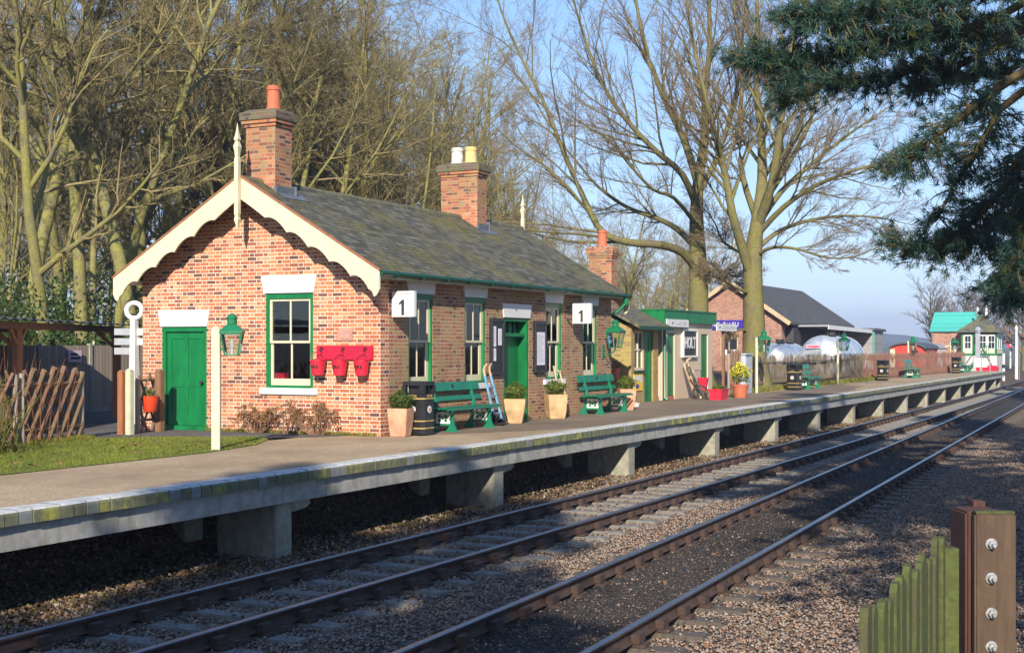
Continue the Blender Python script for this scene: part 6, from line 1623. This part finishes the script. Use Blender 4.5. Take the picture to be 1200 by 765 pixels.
# --- tower with turquoise roof
q0, q1 = at(1093, 406, 136), at(1137, 406, 136)
t = thing('brick_tower', 'pink brick building with turquoise pitched roof next to the signal box', 'building', (q0.x, q0.y, -.9))
TXa = q0.x; ya, yb = q1.y, q0.y
m = MB(); m.box(TXa, TXa+6, ya-.2, yb, -1, 3.2); m.build('wall', M['brick_far'], t)
m = MB(); m.prism([(TXa-.3, 3.2), (TXa+6.3, 3.2), (TXa+3, 5.2)], lambda a, z, s: (a, s, z), ya-.6, yb+.3); m.build('roof', M['turq_roof'], t)
def arch(yc, zc, r, w):
    m = MB(); pts = [(TXa-.03, yc+r*math.cos(PI*k/14), zc+r*math.sin(PI*k/14)) for k in range(15)]; m.tube(pts, w, 5); return m
for yc in (yb-1.55, ya+.55): arch(yc, 1.15, .62, .09).build('arch', M['cream_paint'], t, uv=False)
m = MB(); m.box(TXa-.04, TXa, yb-2.1, yb-1.0, -.2, .4); m.build('panel', M['plaque'], t)
m = MB(); m.box(TXa-.12, TXa, (ya+yb)/2-.12-.3, (ya+yb)/2+.12-.3, 1.6, 2.3); m.frustum(TXa-.1, (ya+yb)/2-.3, 2.3, 2.6, .2, .2, .03, .03); m.build('wall_lantern', M['iron'], t)
# --- signal box
q0, q1 = at(1128, 406, 134), at(1172, 406, 134)
SXa, sya, syb = q0.x-1, q1.y, q0.y
sb = thing('signal_box', 'cream and green timber signal box with hipped roof and outside stair', 'building', (SXa, sya, -1))
m = MB(); m.box(SXa, SXa+4.6, sya, syb, -1, .95); m.build('base', M['chalk_pot'], sb)
m = MB(); m.box(SXa, SXa+4.6, sya, syb, .95, 3.05); m.build('wall', M['cream_boards'], sb)
m = MB(); 
for y in (sya, syb-.18): m.box(SXa-.04, SXa+.12, y, y+.18, .95, 3.05)
m.box(SXa+4.5, SXa+4.64, sya-.04, sya+.1, .95, 3.05); m.box(SXa-.06, SXa, sya, syb, .88, 1.06); m.box(SXa-.05, SXa, sya+.18, syb-.18, 2.9, 3.05); m.box(SXa, SXa+4.6, sya-.06, sya, .88, 1.06); m.build('trim', M['green_paint'], sb)
wS = syb-sya
for f in (.10, .52, .76):
    m = MB(); a = syb-wS*f; m.box(SXa-.05, SXa, a-.62, a, 1.45, 2.85); w_ = m.build('window', M['white_paint'], sb)
    m = MB()
    for j in range(2):
        for k in range(2): m.box(SXa-.06, SXa-.05, a-.57+j*.28, a-.33+j*.28, 1.55+k*.63, 2.12+k*.63)
    m.build('pane', M['far_glass'], w_)
for k in range(3):
    m = MB(); m.box(SXa+.5+k*1.4, SXa+1.5+k*1.4, sya-.05, sya, 1.45, 2.85); w_ = m.build('window', M['white_paint'], sb); m = MB(); m.box(SXa+.6+k*1.4, SXa+1.4+k*1.4, sya-.06, sya-.05, 1.55, 2.75); m.build('pane', M['far_glass'], w_)
m = MB(); a = syb-wS*.32; m.box(SXa-.06, SXa, a-.62, a, 1.0, 2.85); d_ = m.build('door', M['green_paint'], sb); m = MB(); m.box(SXa-.07, SXa-.06, a-.5, a-.12, 1.9, 2.7); m.build('pane', M['far_glass'], d_)
m = MB(); yc = (sya+syb)/2; b = m._p([(SXa-.5, sya-.5, 3.1), (SXa+5.1, sya-.5, 3.1), (SXa+5.1, syb+.5, 3.1), (SXa-.5, syb+.5, 3.1), (SXa+1.9, yc, 4.75), (SXa+2.7, yc, 4.75)])
for f in ((0,1,5,4),(1,2,5),(2,3,4,5),(3,0,4),(3,2,1,0)): m.face([b+k for k in f])
m.build('roof', M['slate_moss'], sb, uv=True)
for dx in (1.9, 2.7):
    m = MB(); m.lathe([(.12, 4.7), (.16, 5.0), (.08, 5.15), (.14, 5.3), (.03, 5.6)], SXa+dx, yc+(dx-2.3)*-.9, 8); m.build('finial', M['white_paint'], sb)
m = MB(); ys = syb-wS*.42
for k in range(9): m.box(SXa-.9-.24*(8-k)*0, SXa-.1, ys+.9-.15*k-.15, ys+.9-.15*k, -1+.22*k, -.93+.22*k)
m.bar((SXa-.95, ys+.9, -1), (SXa-.95, ys-.45, 1.0), .06, .22); m.bar((SXa-.1, ys+.9, -1), (SXa-.1, ys-.45, 1.0), .06, .22)
m.bar((SXa-.95, ys+.9, 0), (SXa-.95, ys-.45, 2.0), .06); m.box(SXa-1, SXa-.06, ys-1.3, ys-.4, .86, .95); m.box(SXa-1, SXa-.94, ys-1.3, ys-.4, 1.75, 1.82)
for k in range(5): m.box(SXa-.98, SXa-.94, ys-1.3+.2*k, ys-1.25+.2*k, .95, 1.75)
m.build('stair', M['green_paint'], sb)
# --- signals, posts, platform end furniture
def signal(u, v_top, d, label, arms, h0=-1.1, ladder=True, r=.13):
    p = at(u, v_top, d); zt_ = p.z
    t = thing('semaphore_signal', label, 'railway signal', (p.x, p.y, h0))
    m = MB(); m.tube([(p.x, p.y, h0), (p.x, p.y, zt_)], [r, r*.8], 10); m.lathe([(r*.9, zt_), (r*1.2, zt_+.05), (.02, zt_+.4)], p.x, p.y, 8); m.build('post', M['white_paint'], t)
    for (za, ang) in arms:
        c = Vector((p.x-.15, p.y, zt_-za)); dirv = Vector((0, math.cos(ang), math.sin(ang)))
        m = MB(); m.bar(c, c+dirv*1.25, .06, .3); a = m.build('arm', M['red_paint'], t)
        m = MB(); m.bar(c+dirv*.9+Vector((-.04,0,0)), c+dirv*1.02+Vector((-.04,0,0)), .06, .29); m.build('stripe', M['white_paint'], a)
        m = MB(); m.bar(c-dirv*.45, c, .08, .34); m.build('spectacle', M['iron'], t)
    if ladder:
        m = MB()
        for s in (-.17, .17): m.bar((p.x+.9, p.y+s, h0), (p.x+.2, p.y+s, zt_-.6), .04)
        k = 0
        while k < 1: m.bar((p.x+.9-.7*k, p.y-.17, h0+(zt_-.6-h0)*k), (p.x+.9-.7*k, p.y+.17, h0+(zt_-.6-h0)*k), .03); k += .07
        m.build('ladder', M['lead'], t)
    return t
signal(1191, 386, 118, 'tall white signal post with a ladder just past the platform end', [])
signal(1184, 388, 165, 'farther white signal with two raised red arms', [(.6, R(58)), (2.0, R(58))], r=.11, ladder=False)
p = at(1146, 390, 112); t = thing('loading_mast', 'tall slim grey mast in front of the signal box', 'mast', (p.x, p.y, -.5))
m = MB(); m.box(p.x-.12, p.x+.12, p.y-.18, p.y+.18, -.6, p.z); m.build('mast', M['lead'], t); m = MB(); m.lathe([(.2, p.z), (.3, p.z+.25), (.1, p.z+.5)], p.x, p.y, 8); m.build('cap', M['lead'], t); m = MB(); m.bar((p.x, p.y-.2, p.z-1.0), (p.x+.1, p.y-1.6, -.9), .1); m.build('stay', M['iron'], t)
p = at(1176, 414, 112); t = thing('striped_post', 'short black and white banded post by the signal', 'post', (p.x, p.y, -1.1))
m = MB(); m.tube([(p.x, p.y, -1.1), (p.x, p.y, p.z)], .11, 8); m.build('shaft', M['white_paint'], t)
for z in (.1, -.5): m = MB(); m.tube([(p.x, p.y, z-.15), (p.x, p.y, z+.15)], .118, 8); m.build('band', M['black_paint'], t)
p = at(1157, 432, 106); t = thing('red_bin', 'red grit box at the far end of the platform', 'box', (p.x, p.y, -.1))
m = MB(); m.frustum(p.x, p.y, -.35, .12, .35, .75, .4, .8); m.build('body', M['red_paint'], t); m = MB(); m.frustum(p.x, p.y, .12, .25, .42, .82, .3, .7); m.build('lid', M['red_paint'], t)
p = at(1149, 425, 104); t = thing('notice_sign', 'blank white notice on a post at the platform end', 'sign', (p.x, p.y, 0))
m = MB(); m.box(p.x-.03, p.x+.03, p.y-.5, p.y+.5, .15, .85); m.build('board', M['white_paint'], t); m = MB(); m.box(p.x+.031, p.x+.1, p.y-.05, p.y+.05, -.4, .8); m.build('post', M['lead'], t)
m = None
t = thing('hand_rail', 'thin grey end railing where the paling fence stops', 'railing', (98.6, 13.4, 0))
m = MB()
for k in range(4): m.tube([(98.6, 13.45-.6*k*.9, -.05), (98.6, 13.45-.6*k*.9, 1.05)], .03, 6)
m.tube([(98.6, 13.45, 1.05), (98.6, 11.83, 1.05)], .03, 6); m.tube([(98.6, 13.45, .55), (98.6, 11.83, .55)], .025, 6); m.build('tubes', M['lead'], t)
# ------------------------------------------------------------------ air: distant things fade to pale blue
m = MB(); m.box(-45, 1900, -140, 1500, -9, 40); hz = m.build('haze', [], None, uv=False)
hm = bpy.data.materials.new('pale_air'); hm.use_nodes = True; nt = hm.node_tree; nt.nodes.clear()
out = nt.nodes.new('ShaderNodeOutputMaterial'); pv = nt.nodes.new('ShaderNodeVolumePrincipled')
pv.inputs['Color'].default_value = (.62, .74, 1, 1); pv.inputs['Density'].default_value = .0006; pv.inputs['Anisotropy'].default_value = .2
nt.links.new(pv.outputs[0], out.inputs['Volume']); hz.data.materials.append(hm); tag(hz, kind='stuff')
S.cycles.volume_bounces = 0
